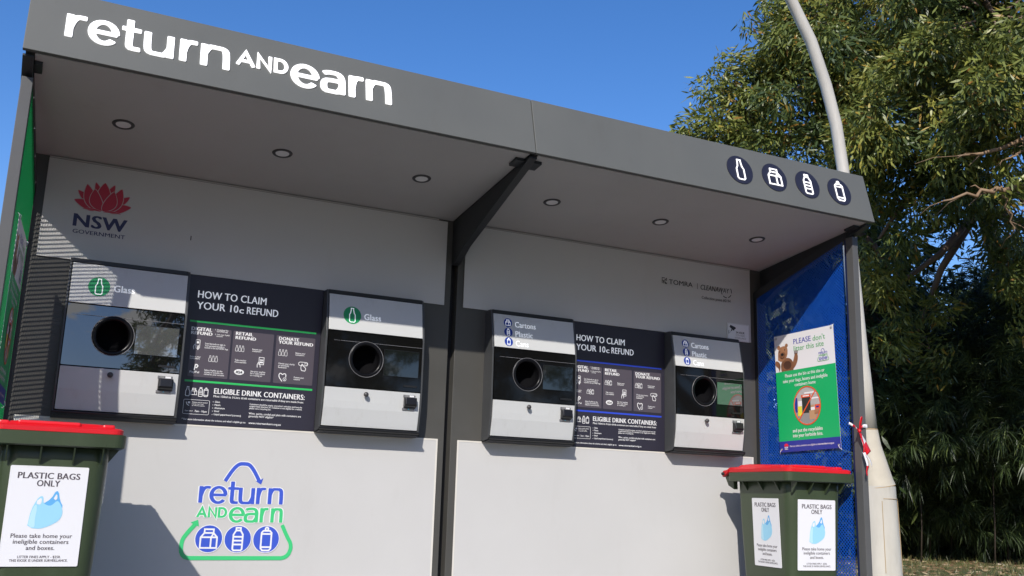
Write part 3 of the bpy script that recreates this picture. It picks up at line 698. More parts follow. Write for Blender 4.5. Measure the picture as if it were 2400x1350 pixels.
    g.stroke(rrect_pts(.645, .366, .698, .386, .0098), .003, True, 'butt', .0012); g.stroke(smooth_pts([(.664, .338), (.658, .356), (.666, .380), (.674, .362), (.690, .352), (.684, .336)]), .0035, True, 'butt', .0014)
    g.stroke(smooth_pts([(.684, .369), (.678, .378), (.684, .382), (.688, .378), (.694, .382), (.697, .377), (.687, .368)]), .002, False, 'butt', .0015)
    nx('donate_symbol')
    g.stroke(smooth_pts([(.558, .268), (.538, .292), (.540, .312), (.552, .313), (.558, .304), (.566, .313), (.578, .310), (.578, .292)]), .0045, False, 'soft', .0012)
    g.stroke(arc(.572, .280, .009, .009, 0, 360, 14)[:-1], .0025, True, 'butt', .0013); g.text('$', .569, .2755, .008, h=.0013)
    nx('heart_symbol')
    k = Dec(P); k.text('IGA', .299, .293, .0135, .036, .03, shear=.25, h=.0035); k.build('mark_lettering', M_black, root)
    return root
info_poster(.912, M_green, ('bottle', 'bottle', 'bottle'), 'dark refund instruction poster with green bars between the two glass machines')
info_poster(3.325, M_blue, ('carton', 'pet', 'can'), 'dark refund instruction poster with blue bars between the two cartons machines')

# ------------------------------------------------------------------ camera surveillance sign
root = thing('surveillance_sign', 'small white 24 hour video surveillance sign on the pale panel beside the blue screen', 'sign', (4.634, -.0085, 2.193))
MB().box((0, -.004, 0), (.197, 0, .128)).build('sign_plate', M_offwhite, root, bevel=.001)
d = Dec((0, -.0041, 0)); d.stroke(rrect_pts(.004, .004, .193, .124, .002), .0012, True, 'butt', mi=1)
d.poly([(.018, .098), (.026, .114), (.072, .100), (.076, .092), (.062, .082), (.058, .074), (.050, .076)]); d.disc(.036, .076, .006); d.stroke([(.036, .074), (.024, .060), (.018, .058)], .002, False, 'butt'); d.rect(.010, .048, .014, .074)
d.text('24 HOUR', .076, .056, .015, .078, .03); d.text('CCTV VIDEO', .074, .037, .012, .082, .0, mi=1); d.text('SURVEILLANCE', .064, .018, .012, .102, .0, mi=1)
d.build('lettering', [M_camera, M_pgrey], root)

# ------------------------------------------------------------------ banners tied to the side screens
def banner(side, label):
    O, U = screen_frame(side)
    if side == 'L': O2 = O + U * .77; U2 = -U
    else: O2 = O + U * .237; U2 = U
    ang = .035 if side == 'R' else -.01
    N = U2.cross(Vector((0, 0, 1))); Ut = (U2 * math.cos(ang) + Vector((0, 0, 1)) * math.sin(ang)); Vt = (Vector((0, 0, 1)) * math.cos(ang) - U2 * math.sin(ang))
    root = thing('hanging_banner', label, 'banner', O2 + N * .014 + Vector((0, 0, 1.402)), group='litter banners on the side screens')
    wd, ht = .533, .812
    D_ = lambda: Dec((0, 0, 0), Ut, Vt)
    b = D_(); n = 8                      # slightly sagging vinyl sheet
    b.rect(0, 0, wd, ht, 0, .0012); b.build('vinyl_sheet', M_vinyl, root)
    b = D_(); b.rect(0, .074, wd, .555, .0006); b.build('green_field', M_bgreen, root)
    b = D_(); b.rect(0, 0, wd, .074, .0006); b.build('navy_field', M_bnavy, root)
    b = D_(); b.text('PLEASE', .178, .733, .036, .158, .015); b.build('heading_lettering', M_bblue, root)
    b = D_(); b.text("don't", .352, .730, .036, .108, .012); b.text('litter this site', .178, .684, .036, .267, .012); b.build('subheading_lettering', M_btgreen, root)
    b = D_(); b.text('Please use the bin at this site or', .085, .511, .023, .352, .015, h=.0013); b.build('lettering', M_white, root); b = D_(); b.text('take your bags, boxes and ineligible', .062, .474, .023, .398, .015, h=.0013); b.build('lettering', M_white, root); b = D_(); b.text('containers home', .168, .441, .023, .187, .015, h=.0013)
    b.build('lettering', M_white, root); b = D_(); b.text('and put the recyclables', .128, .128, .024, .263, .018, h=.0013); b.text('into your kerbside bins.', .128, .095, .024, .263, .018, h=.0013)
    b.build('lettering', M_white, root); b = D_(); b.text('Find out which containers are eligible at', .095, .031, .0125, .238, .0, h=.0013); b.text('returnandearn.org.au', .338, .031, .0125, .140, .02, h=.0013)
    b.build('lettering', M_white, root); b = D_(); b.text('NSW', .046, .024, .012, .032, .03, h=.0013); b.rect(.046, .017, .078, .020, .0013)
    b.build('lettering', M_white, root)
    b = D_()
    for k in range(7):
        a = math.radians(10 + k * 26.6); petal(b, (.062, .040), (.062 + .022 * math.cos(a), .040 + .020 * math.sin(a)), .010, 0, 0, 0, 0)
    b.build('flower_emblem', mat('emblem_bright_red', (.7, .02, .05), .45), root)
    b = D_(); logo(b, .433, .600, .165, 0, 1, 2, False); b.build('small_logo', [M_bblue, M_btgreen, M_white], root)
    # furry brown animal raising a paw
    b = D_()
    b.poly(smooth_pts([(.040, .556), (.050, .600), (.036, .628), (.002, .640), (.002, .600), (.030, .585), (.036, .556)], 1), mi=0)
    b.poly(smooth_pts([(.055, .556), (.050, .600), (.072, .640), (.110, .650), (.150, .636), (.172, .600), (.166, .556)], 2), mi=0)
    b.poly(smooth_pts([(.130, .590), (.160, .600), (.176, .640), (.186, .668), (.206, .672), (.214, .640), (.204, .604), (.178, .570), (.150, .560)], 2), mi=0)
    b.poly(smooth_pts([(.028, .640), (.030, .690), (.042, .722), (.075, .736), (.112, .728), (.124, .700), (.116, .660), (.090, .632), (.055, .626)], 2), mi=2)
    b.disc(.040, .728, .015, mi=2); b.disc(.112, .734, .014, mi=2); b.disc(.070, .668, .030, mi=0, ry=.026)
    b.disc(.070, .676, .014, mi=3, ry=.010); b.disc(.048, .698, .005, mi=3); b.disc(.094, .706, .005, mi=3); b.stroke(smooth_pts([(.055, .654), (.070, .646), (.084, .655)]), .004, mi=3)
    b.disc(.112, .595, .036, mi=1, ry=.030)
    for k in range(4): b.stroke([(.184 + .008 * k, .664), (.183 + .010 * k, .690 - .003 * abs(k - 1))], .006, mi=1)
    b.build('animal_picture', [M_fur, M_fur2, M_fur3, M_black], root)
    b = D_(); cu, cv, rx, ry = .270, .300, .114, .126
    b.disc(cu, cv, rx, .0012, ry=ry, mi=0, seg=40)
    clip = lambda pts: [((cu + (x - cu) * min(1, .97 / max(1e-6, math.hypot((x - cu) / rx, (z - cv) / ry)))), (cv + (z - cv) * min(1, .97 / max(1e-6, math.hypot((x - cu) / rx, (z - cv) / ry))))) for x, z in pts]
    R4 = lambda x0, z0, x1, z1, m_: b.poly(clip([(x0 + (x1 - x0) * i / 6, z0) for i in range(7)] + [(x1, z0 + (z1 - z0) * i / 6) for i in range(1, 7)] + [(x1 - (x1 - x0) * i / 6, z1) for i in range(1, 7)] + [(x0, z1 - (z1 - z0) * i / 6) for i in range(1, 6)]), .0014, mi=m_)
    R4(.15, .16, .39, .27, 7); R4(.25, .34, .39, .35, 5); R4(.25, .38, .39, .39, 5); R4(.15, .26, .185, .36, 6)
    R4(.225, .25, .300, .360, 1); R4(.220, .355, .305, .375, 2); R4(.235, .362, .29, .37, 5)
    R4(.185, .235, .222, .300, 3); R4(.190, .300, .225, .335, 5)
    R4(.285, .205, .345, .265, 4); R4(.300, .262, .330, .300, 4); R4(.335, .270, .380, .300, 2); R4(.330, .235, .372, .268, 8); R4(.300, .265, .335, .285, 5); R4(.345, .278, .37, .29, 6)
    b.stroke([(cu + (rx + .002) * math.cos(a), cv + (ry + .002) * math.sin(a)) for a in [2 * math.pi * i / 40 for i in range(40)]], .0085, True, 'butt', .0026, mi=2)
    b.stroke([(cu - rx * .66, cv - ry * .72), (cu + rx * .66, cv + ry * .72)], .0085, False, 'butt', .0029, mi=2)
    b.build('litter_picture', [mat('print_wall_grey', (.45, .44, .42), .5, var=.1, vscale=40), mat('print_bin_dark', (.03, .035, .03), .5), M_orange, M_yellow, M_carton, M_white, M_bnavy, M_pgrey, M_fur3], root)
    for u, v in ((.018, .795), (.515, .795), (.018, .02), (.515, .02)):
        p = Ut * u + Vt * v + N * .0012
        e = MB(); e.lathe([(.003, .0015), (.006, .0022), (.009, .0)], (0, 0, 0), 'z', 14); o = e.build('eyelet', M_eyelet, root); o.matrix_local = Matrix.Translation(p) @ N.to_track_quat('Z', 'Y').to_matrix().to_4x4()
        du = -.02 if u < .2 else .018; dv = .022 if v > .4 else -.03
        MB().tube([p + N * .002, p + Ut * du * .5 + Vt * dv * .6 + N * .006, p + Ut * du + Vt * dv - N * .008], .0018, 6).build('cable_tie', M_tie, root)
    return root
banner('L', 'litter banner seen edge-on, tied to the green screen at the far left')
banner('R', 'white, green and navy please do not litter banner tied to the blue screen')

# ------------------------------------------------------------------ wheelie bins
def rr_ring(w, d, r, z, cy=0., n=6):
    return [(x, y + cy, z) for x, y in rrect_pts(-w / 2, -d / 2, w / 2, d / 2, r, n)]
def bag_label(root, O, U, V, wd, ht, name='sign_label'):
    D_ = lambda: Dec(O, U, V)
    b = D_(); b.rrect(-wd / 2, 0, wd / 2, ht, .006, .003, .003); lab = b.build(name, M_label, root)
    b = D_(); b.stroke(rrect_pts(-wd / 2 + .002, .002, wd / 2 - .002, ht - .002, .005), .003, True, 'butt', .0033); b.build('label_edge', M_offwhite, lab)
    kx = wd / .292; ky = ht / .396
    b = D_(); T = lambda s, v, w, h, bo: b.text(s, 0, v * ky, h * ky, w * kx, bo, 'C', h=.0036)
    T('PLASTIC BAGS', .346, .232, .024, .03); T('ONLY', .316, .086, .024, .03)
    b.build('heading_lettering', M_text, lab); b = D_(); T('Please take home your', .112, .226, .0165, .018); T('ineligible containers', .089, .204, .0165, .018); T('and boxes.', .065, .105, .0165, .018)
    b.build('lettering', M_text, lab); b = D_(); T('LITTER FINES APPLY - $250.', .033, .158, .0095, .025); T('THIS KIOSK IS UNDER SURVEILLANCE.', .019, .214, .0095, .025)
    b.build('lettering', M_text, lab)
    b = D_(); X = lambda pts: [(x * kx, z * ky) for x, z in pts]
    b.poly(X(smooth_pts([(-.012, .245), (.018, .268), (.030, .298), (.042, .298), (.050, .262), (.066, .235), (.05, .215), (.0, .22)], 1)), .0036, mi=1)
    b.poly(X(smooth_pts([(-.058, .160), (-.052, .220), (-.036, .262), (-.022, .278), (-.012, .275), (-.010, .250), (.006, .240), (.022, .240), (.040, .262), (.052, .250), (.064, .226), (.066, .205), (.056, .180), (.020, .158), (-.012, .147), (-.040, .150)], 1)), .0038, mi=0)
    b.poly(X(smooth_pts([(-.034, .258), (-.018, .272), (-.016, .252), (-.022, .242), (-.034, .246)], 1)), .0042, mi=2); b.poly(X(smooth_pts([(.026, .268), (.036, .290), (.041, .268), (.034, .262)], 1)), .0042, mi=2)
    b.poly(X(smooth_pts([(-.056, .165), (-.050, .215), (-.038, .245), (-.030, .235), (-.034, .18), (-.030, .155), (-.045, .152)], 1)), .004, mi=3)
    b.build('bag_picture', [M_bag1, M_bag2, M_label, M_bag3], lab)
    return lab
def bin_(label, loc, rz, side_sign):
    root = thing('wheelie_bin', label, 'bin', loc, rz, group='wheelie bins in front of the kiosk')
    w, dp, zr = .522, .655, .95
    prof = [(.345, .440, .05, .06), (.360, .455, .06, .10), (.398, .515, .065, .60), (.412, .535, .068, .84), (.414, .538, .068, .93)]
    b = MB(); b.loft([rr_ring(a, c + .03, r, z, .02) for a, c, r, z in prof], cap1=True); b.build('body', M_bin, root, smooth=False)
    body = root.children[-1]; body.data.polygons.foreach_set('use_smooth', [len(p.vertices) == 4 for p in body.data.polygons])
    rm = MB()
    rm.loft([rr_ring(w - .02, dp - .02, .045, .892), rr_ring(w, dp, .045, .897), rr_ring(w + .004, dp + .004, .047, zr - .003), rr_ring(w - .004, dp - .004, .044, zr), rr_ring(w - .05, dp - .05, .03, zr), rr_ring(w - .05, dp - .05, .03, zr - .03)], cap0=True, cap1=False)
    rim = rm.build('rim', M_bin, root)
    for x in (-.185, -.06, .065, .175):
        rb = MB(); rb.prism_x([(-dp / 2 + .008, .900), (-dp / 2 + .012, .885), (-.271, .825), (-.262, .825), (-.262, .900)], x - .003, x + .003); rb.build('rim_rib', M_bin, root)
    for y in (-.17, .0, .17):
        for sx in (-1, 1):
            o_, i_ = sx * (w / 2 - .008), sx * .200
            MB().add([(o_, y - .003, .900), (i_, y - .003, .900), (i_, y - .003, .825), (o_, y + .003, .900), (i_, y + .003, .900), (i_, y + .003, .825)],
                   [(0, 1, 2), (5, 4, 3), (0, 2, 5, 3), (1, 4, 5, 2)]).build('rim_rib', M_bin, root)
    # handle and hinge lugs at the back
    h = MB(); yb = dp / 2
    for sx in (-1, 1): h.prism_x([(yb - .03, .955), (yb + .055, .955), (yb + .065, .92), (yb + .03, .865), (yb - .035, .84)], sx * .21 - .016, sx * .21 + .016)
    h.tube([(-.20, yb + .045, .925), (.20, yb + .045, .925)], .0125, 10)
    h.build('handle', M_bin, root, bevel=.003)
    # lid
    l = MB(); y_f, y_k = -dp / 2 + .012, dp / 2 + .03; hw = w / 2 - .012
    def lr(ins, z_f, z_b, yf, yk, n=5):
        pts = rrect_pts(-hw + ins, yf, hw - ins, yk, .04, n); return [(x, y, z_f + (z_b - z_f) * (y - yf) / (yk - yf)) for x, y in pts]
    l.loft([lr(0, zr + .002, zr + .002, y_f, y_k), lr(0, zr + .020, zr + .024, y_f, y_k), lr(.012, zr + .027, zr + .034, y_f + .012, y_k - .01), lr(.05, zr + .030, zr + .040, y_f + .055, y_k - .05),
            lr(.062, zr + .042, zr + .052, y_f + .075, y_k - .07), lr(.09, zr + .046, zr + .058, y_f + .11, y_k - .12)])
    lid = l.build('lid', M_lid, root)
    lp = MB(); lp.box((-.16, y_f + .05, zr + .026), (.08, y_f + .12, zr + .046)); lp.box((.165, y_f + .06, zr + .024), (.215, y_f + .16, zr + .044)); lp.box((-.23, y_f + .09, zr + .022), (-.19, y_f + .2, zr + .044)); lp.build('lid_step', M_lid, lid, bevel=.008)
    for x_, hw_, dz in ((-.245, .012, 0), (.245, .012, 0), (-.13, .03, .008), (.13, .03, .008)):
        MB().prism_x([(yb - .02, zr + .022 + dz), (yb + .045, zr + .012 + dz), (yb + .062, zr - .012 + dz), (yb + .05, zr - .03 + dz), (yb + .0, zr - .005 + dz)], x_ - hw_, x_ + hw_).build('lid_hinge', M_lid, lid, bevel=.003)
    MB().lathe([(0, .272), (.009, .272), (.011, .258)], (0, yb + .035, zr - .008), 'x', 12).build('hinge_pin', M_rubber, lid); MB().lathe([(.011, -.258), (.009, -.272), (0, -.272)], (0, yb + .035, zr - .008), 'x', 12).build('hinge_pin', M_rubber, lid)
    for sx in (-1, 1):
        wl = MB(); wl.lathe([(.03, -.02), (.085, -.022), (.1, -.014), (.1, .014), (.085, .022), (.03, .02)], (sx * .235, .215, .1), 'x', 24); wl.build('wheel', M_rubber, root, smooth=True)
    # front sign, laid on the tapered face
    fy = lambda z: -np.interp(z, [p[3] for p in prof], [p[1] / 2 - .005 for p in prof]); fx = lambda z: -np.interp(z, [p[3] for p in prof], [p[0] / 2 for p in prof])
    return root, fy, fx
r1, fy, fx = bin_('green wheelie bin with red lid in front of the glass machine at the far left', (.338, -.735, GZ), 0., False)
def front_label(root, u, z0, ht, wd):
    y0, y1 = fy(z0), fy(z0 + ht); bag_label(root, (u, y0 - .002, z0), (1, 0, 0), Vector((0, y1 - y0, ht)), wd, ht)
front_label(r1, -.016, .412, .400, .294)
th = math.radians(-5)
C = Vector((4.39, -.86)); ux = Vector((math.cos(th), math.sin(th))); uy = Vector((-math.sin(th), math.cos(th)))
ctr = C + ux * .261 + uy * .3275
r2, fy, fx = bin_('green wheelie bin with red lid and two bag signs, against the blue screen', (ctr.x, ctr.y, GZ), th, True)
front_label(r2, .000, .362, .425, .282)
z0, ht = .368, .42
bag_label(r2, (fx(z0) - .002, -.02, z0), (0, -1, 0), Vector((fx(z0 + ht) - fx(z0), 0, ht)), .275, ht)

# ------------------------------------------------------------------ barrier tape knotted round the right post
root = thing('barrier_tape', 'knotted red and white barrier tape tied round the right front post', 'tape', (4.955, -.935, 1.52))
def ribbon(pts, w, wdir, nseg, start=0, name='tape_strand'):
    pts = [Vector(p) for p in pts]; P_ = smooth_pts([tuple(p) for p in pts][:2], 0)
    # catmull sample
    sm = []
    n = len(pts)
    for i in range(n - 1):
        p0, p1, p2, p3 = pts[max(i - 1, 0)], pts[i], pts[i + 1], pts[min(i + 2, n - 1)]
        for k in range(6):
            t = k / 6; sm.append(.5 * ((2 * p1) + (p2 - p0) * t + (2 * p0 - 5 * p1 + 4 * p2 - p3) * t * t + (3 * p1 - p0 - 3 * p2 + p3) * t ** 3))
    sm.append(pts[-1]); v, f, mi = [], [], []
    for i, p in enumerate(sm):
        s = i / (len(sm) - 1); wd = Vector(wdir[0]).lerp(Vector(wdir[1]), s).normalized(); ww = w[0] + (w[1] - w[0]) * s
        v += [p + wd * ww / 2, p - wd * ww / 2]
    for i in range(len(sm) - 1): f.append((2 * i, 2 * i + 1, 2 * i + 3, 2 * i + 2)); mi.append((start + int(i / (len(sm) - 1) * nseg)) % 2)
    o = obj(name, v, f, [M_tapered, M_tapewhite], root, True, mi); sd = o.modifiers.new('thick', 'SOLIDIFY'); sd.thickness = .0008; return o
k0 = (-.045, -.012, .0)
MB().lathe([(0, -.014), (.010, -.009), (.013, 0), (.010, .009), (0, .014)], k0, 'z', 10).build('knot', M_tapered, root, smooth=True)
ribbon([k0, (-.09, -.03, .014), (-.125, -.05, .022), (-.165, -.045, .040)], (.010, .016), ((0, 0, 1), (.2, -.3, 1)), 4, 0)
ribbon([k0, (-.055, -.03, .05), (-.048, -.035, .085), (-.036, -.03, .08), (-.04, -.014, .01)], (.010, .010), ((1, -.3, 0), (1, .3, 0)), 1, 0)
ribbon([k0, (-.02, -.004, .022), (.012, .002, .034), (.044, .006, .032)], (.014, .028), ((0, -.1, 1), (0, 0, 1)), 2, 0)
ribbon([k0, (-.02, -.002, -.035), (.010, .003, -.075), (.046, .006, -.135)], (.016, .05), ((.6, 0, 1), (.8, 0, .6)), 3, 0)
ribbon([k0, (-.035, -.022, -.05), (-.024, -.026, -.10), (-.026, -.024, -.135)], (.012, .018), ((1, 0, .2), (1, .3, 0)), 1, 0)
ribbon([(-.026, -.024, -.133), (-.014, -.028, -.17), (-.004, -.03, -.215), (-.012, -.028, -.25), (-.006, -.026, -.275)], (.020, .026), ((1, -.3, 0), (1, .6, .2)), 2, 1)
ribbon([(-.020, -.022, -.14), (.006, -.036, -.175), (.030, -.03, -.215)], (.012, .030), ((1, .3, 0), (.7, .6, .3)), 1, 1)

# ------------------------------------------------------------------ curved lamp post behind the kiosk
root = thing('lamp_post', 'tall curved galvanised lamp post with wide hatched base behind the right end of the kiosk', 'lamp post', (7.08, 1.0, GZ))
b = MB(); L = lambda pts: [(x - 7.08, 0, z - GZ) for x, z in pts]
b.tube(L([(7.10, GZ), (7.10, .5), (7.095, 1.24)]), [.19, .185, .168], 24, cap=False); b.build('base', M_pole, root, smooth=True)
b = MB(); b.tube(L([(7.095, 1.24), (7.085, 1.29), (7.035, 1.60), (7.022, 1.74)]), [.168, .156, .103, .091], 24, cap=False); b.build('base_cone', mat('cone_weathered', (.54, .495, .40), .55, var=.12, vscale=4), root, smooth=True)
b = MB(); pts = [(7.022, 1.74), (6.985, 2.2), (6.958, 2.55), (6.912, 3.36), (6.865, 4.18), (6.80, 4.62), (6.69, 5.00), (6.52, 5.42), (6.28, 5.80), (5.98, 6.15), (5.6, 6.5), (5.2, 6.75), (4.7, 6.95)]
b.tube(L(pts), [.088, .083, .078, .066, .056, .056, .056, .056, .053, .05, .047, .044, .04], 20); b.build('pole', M_pole, root, smooth=True)
MB().tube(L([(7.0215, 1.735), (7.0215, 1.745)]), [.0925, .0925], 24, cap=False).build('collar_seam', M_rust, root, smooth=True); MB().tube(L([(7.095, 1.237), (7.094, 1.243)]), [.1695, .169], 24, cap=False).build('collar_seam', M_rust, root, smooth=True)
b = MB()                                        # hatch outline on the curved base
hz0, hz1 = .45 - GZ, 1.13 - GZ
def onb(a, z, r): return (.02 + r * math.cos(a), r * math.sin(a), z)
for z in (hz1,):
    b.tube([onb(math.radians(-118 + i * 6), z, .1725) for i in range(13)], .0028, 5)
b.tube([onb(math.radians(-46), hz1, .1725), onb(math.radians(-42), hz1 - .02, .173), onb(math.radians(-42), .2, .187)], .0028, 5); b.tube([onb(math.radians(-122), hz1 - .02, .173), onb(math.radians(-122), .2, .187)], .0028, 5)
b.build('hatch_outline', M_rust, root)
b = MB(); b.box((4.3 - 7.08, -.14, 6.93 - GZ), (4.72 - 7.08, .14, 7.03 - GZ)); b.build('lamp_head', M_readplate, root, bevel=.03)

# ------------------------------------------------------------------ trees
def leaf_material(name, stops, trans=.35):
    m = bpy.data.materials.new(name); m.use_nodes = True; nt = m.node_tree; b = nt.nodes['Principled BSDF']; out = nt.nodes['Material Output']
    a = nt.nodes.new('ShaderNodeAttribute'); a.attribute_name = 'tint'; r = nt.nodes.new('ShaderNodeValToRGB'); e = r.color_ramp.elements
    e[0].position = stops[0][0]; e[0].color = (*stops[0][1], 1); e[1].position = stops[-1][0]; e[1].color = (*stops[-1][1], 1)
    for p, c in stops[1:-1]: x = e.new(p); x.color = (*c, 1)
    nt.links.new(a.outputs['Fac'], r.inputs[0]); nt.links.new(r.outputs[0], b.inputs['Base Color']); b.inputs['Roughness'].default_value = .42; b.inputs['Specular IOR Level'].default_value = .45
    t = nt.nodes.new('ShaderNodeBsdfTranslucent'); nt.links.new(r.outputs[0], t.inputs[0]); mx_ = nt.nodes.new('ShaderNodeMixShader'); mx_.inputs[0].default_value = trans
    nt.links.new(b.outputs[0], mx_.inputs[1]); nt.links.new(t.outputs[0], mx_.inputs[2]); nt.links.new(mx_.outputs[0], out.inputs[0]); return m
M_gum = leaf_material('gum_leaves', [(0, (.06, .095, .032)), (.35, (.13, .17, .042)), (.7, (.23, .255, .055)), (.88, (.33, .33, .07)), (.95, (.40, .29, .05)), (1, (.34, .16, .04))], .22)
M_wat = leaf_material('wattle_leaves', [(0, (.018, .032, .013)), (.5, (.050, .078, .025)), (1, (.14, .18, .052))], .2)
M_bark = mat('gum_bark', (.20, .135, .095), .75, var=.35, vscale=7, bump=.5, bscale=30, streak=(1, 1, .3))
M_darkbark = mat('dark_bark', (.045, .032, .022), .8, var=.3, vscale=9)
M_twig = mat('twig_tan', (.26, .17, .10), .7, var=.3, vscale=9)
def leaf_mesh(name, P, Dv, Ln, Wd, tint, rng, curl=.25, sag=0.):
    n = len(P); Dv = Dv / np.linalg.norm(Dv, axis=1, keepdims=True)
    rn = rng.normal(size=(n, 3)); sd = np.cross(Dv, rn); sd /= np.linalg.norm(sd, axis=1, keepdims=True) + 1e-9; nr = np.cross(sd, Dv)
    c = (rng.uniform(-1, 1, n) * curl * 1.6)[:, None]; L_ = Ln[:, None]; w = Wd[:, None] / 2
    V = np.zeros((n, 6, 3)); V[:, 0] = P
    m1 = P + Dv * L_ * .33 + nr * c * L_ * .10; m2 = P + Dv * L_ * .68 + nr * c * L_ * .32
    dn = np.array([0, 0, -1.]) * sag; m1 = m1 + dn * L_ * .08; m2 = m2 + dn * L_ * .34
    V[:, 1] = m1 + sd * w; V[:, 2] = m1 - sd * w; V[:, 3] = m2 + sd * w * .72; V[:, 4] = m2 - sd * w * .72; V[:, 5] = P + Dv * L_ * .98 + nr * c * L_ * .62 + dn * L_ * .75
    idx = np.array([0, 2, 1, 1, 2, 4, 3, 3, 4, 5]); F = (idx[None] + (np.arange(n) * 6)[:, None]).reshape(-1)
    st = (np.array([0, 3, 7])[None] + (np.arange(n) * 10)[:, None]).reshape(-1)
    me = bpy.data.meshes.new(name); me.vertices.add(n * 6); me.vertices.foreach_set('co', V.reshape(-1)); me.loops.add(len(F)); me.loops.foreach_set('vertex_index', F)
    me.polygons.add(n * 3); me.polygons.foreach_set('loop_start', st); me.update(calc_edges=True)
    at = me.attributes.new('tint', 'FLOAT', 'POINT'); at.data.foreach_set('value', np.repeat(tint, 6)); return me
def tree(name, label, cat, base, trunk, blobs, seed, dens=60, per=30, lsize=(.08, .16), lw=.028, spread=.125, mleaf=None, droop=.45, group=None, trunk_r=.2, mode='gum', limb=True, tintbias=0., boughs=(), clump=None):
    """base: root point; trunk: list of points (world) going up; blobs: (centre, radius, density factor)"""
    rng = np.random.default_rng(seed); root = thing(name, label, cat, base, group=group); B = Vector(base); tr = MB()
    tp = [Vector(p) - B for p in trunk]
    if tp: tr.tube(tp, [trunk_r * (1 - .55 * i / max(1, len(tp) - 1)) for i in range(len(tp))], 12)
    Ps, Ds, Ls, Ws, Ts = [], [], [], [], []
    for bi, (c, r, df) in enumerate(blobs):
        c = Vector(c) - B
        a = min(tp, key=lambda q: (q - c).length) if tp else c
        if limb and tp:
            mid = (a + c) / 2 + Vector(rng.normal(size=3)) * .12 * r + Vector((0, 0, .1 * r)); tr.tube([a, mid, c], [.05 + .03 * r, .035 + .02 * r, .02], 7)
        n = max(3, int(dens * r * r * df)); d = rng.normal(size=(n, 3)); d /= np.linalg.norm(d, axis=1, keepdims=True)
        rad = r * rng.uniform(.30, 1., n) ** .55; cc = np.array(c)[None] + d * rad[:, None] * np.array([1, 1, .85]); cc += rng.normal(size=(n, 3)) * .06 * r
        for k in range(n):
            if limb and rng.random() < .30:
                s = np.array(c) + (cc[k] - np.array(c)) * .25; m = (s + cc[k]) / 2 + rng.normal(size=3) * .07; tr.tube([Vector(s), Vector(m), Vector(cc[k])], [.016, .010, .004], 4, cap=False)
        m = rng.integers(int(per * .6), int(per * 1.4), n); tot = int(m.sum()); ci = np.repeat(np.arange(n), m)
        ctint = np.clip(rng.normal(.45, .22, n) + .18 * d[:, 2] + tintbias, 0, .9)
        if mode == 'gum':
            if clump:
                sp = rng.uniform(*clump, n); m = np.maximum(6, (per * (sp / .26) ** 2 * rng.uniform(.75, 1.25, n))).astype(int); tot = int(m.sum()); ci = np.repeat(np.arange(n), m)
                od = rng.normal(size=(tot, 3)); od /= np.linalg.norm(od, axis=1, keepdims=True); off = od * (sp[ci] * rng.uniform(.12, 1, tot) ** .45)[:, None] * np.array([1, 1, .8])
            else: off = rng.normal(size=(tot, 3)) * spread * np.array([1, 1, .9])
            p = cc[ci] + off; out = off / (np.linalg.norm(off, axis=1, keepdims=True) + 1e-6)
            lean = rng.normal(size=(n, 3)) * np.array([.34, .34, .12]); dv = out * .42 + lean[ci] + rng.normal(size=(tot, 3)) * .40 + np.array([0, 0, -1.]) * droop
        else:
            dirn = rng.normal(size=(n, 3)) * .35 + d * .8 + np.array([0, 0, .35]); dirn /= np.linalg.norm(dirn, axis=1, keepdims=True); tpos = rng.uniform(0, 1, tot)[:, None] ** .7
            p = cc[ci] + dirn[ci] * (tpos - .5) * .30 + rng.normal(size=(tot, 3)) * .012
            dv = dirn[ci] * .75 + rng.normal(size=(tot, 3)) * .42 + np.array([0, 0, -.25])
        Ps.append(p); Ds.append(dv); Ls.append(rng.uniform(*lsize, tot)); Ws.append(lw * rng.uniform(.7, 1.2, tot))
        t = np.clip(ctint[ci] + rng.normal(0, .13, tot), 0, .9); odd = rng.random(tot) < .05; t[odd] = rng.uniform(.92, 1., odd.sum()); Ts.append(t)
    me = leaf_mesh('crown', np.concatenate(Ps), np.concatenate(Ds), np.concatenate(Ls), np.concatenate(Ws), np.concatenate(Ts), rng, sag=.55 if mode == 'wat' else .0)
    me.materials.append(mleaf or M_gum); o = bpy.data.objects.new('crown', me); COL.objects.link(o); o.parent = root
    for bg_ in boughs:
        pp, rr = [], []
        for i_ in range(len(bg_[0]) - 1):
            for k_ in range(4):
                f_ = k_ / 4; pp.append(Vector(bg_[0][i_]).lerp(Vector(bg_[0][i_ + 1]), f_) - B + Vector(rng.normal(size=3)) * .022); rr.append(bg_[1][i_] * (1 - f_) + bg_[1][i_ + 1] * f_)
        mb_ = MB().tube(pp, rr, 8)
        for i_ in range(3, len(pp), 2):
            dv_ = (pp[i_] - pp[i_ - 1]).normalized() * .5 + Vector(rng.normal(size=3)) * .35; mb_.tube([pp[i_], pp[i_] + dv_ * .25, pp[i_] + dv_ * .45 + Vector((0, 0, -.06))], [rr[i_] * .55, rr[i_] * .35, .003], 5)
        mb_.build('bough', M_twig, root, smooth=True)
    if tr.v: tr.build('trunk', M_bark if mode == 'gum' and lw < .05 else M_darkbark, root, smooth=True)
    return root
# place in the photo's perspective: right/up/away of the camera position, turned into world points
AX = [Vector([R_[r][c] for r in range(3)]) for c in range(3)]; CP = Vector((0.215, -5.4797, 1.05)); FPX = 2267.8
def at(px, py, dist): return CP + AX[0] * ((px - 1200) / FPX * dist) - AX[1] * ((py - 675) / FPX * dist) - AX[2] * dist
def gnd(px, dist):
    p = at(px, 1150, dist); return Vector((p.x, p.y, GZ))
def bl(*l): return [(at(x, y, dd), r, df) for x, y, dd, r, df in l]
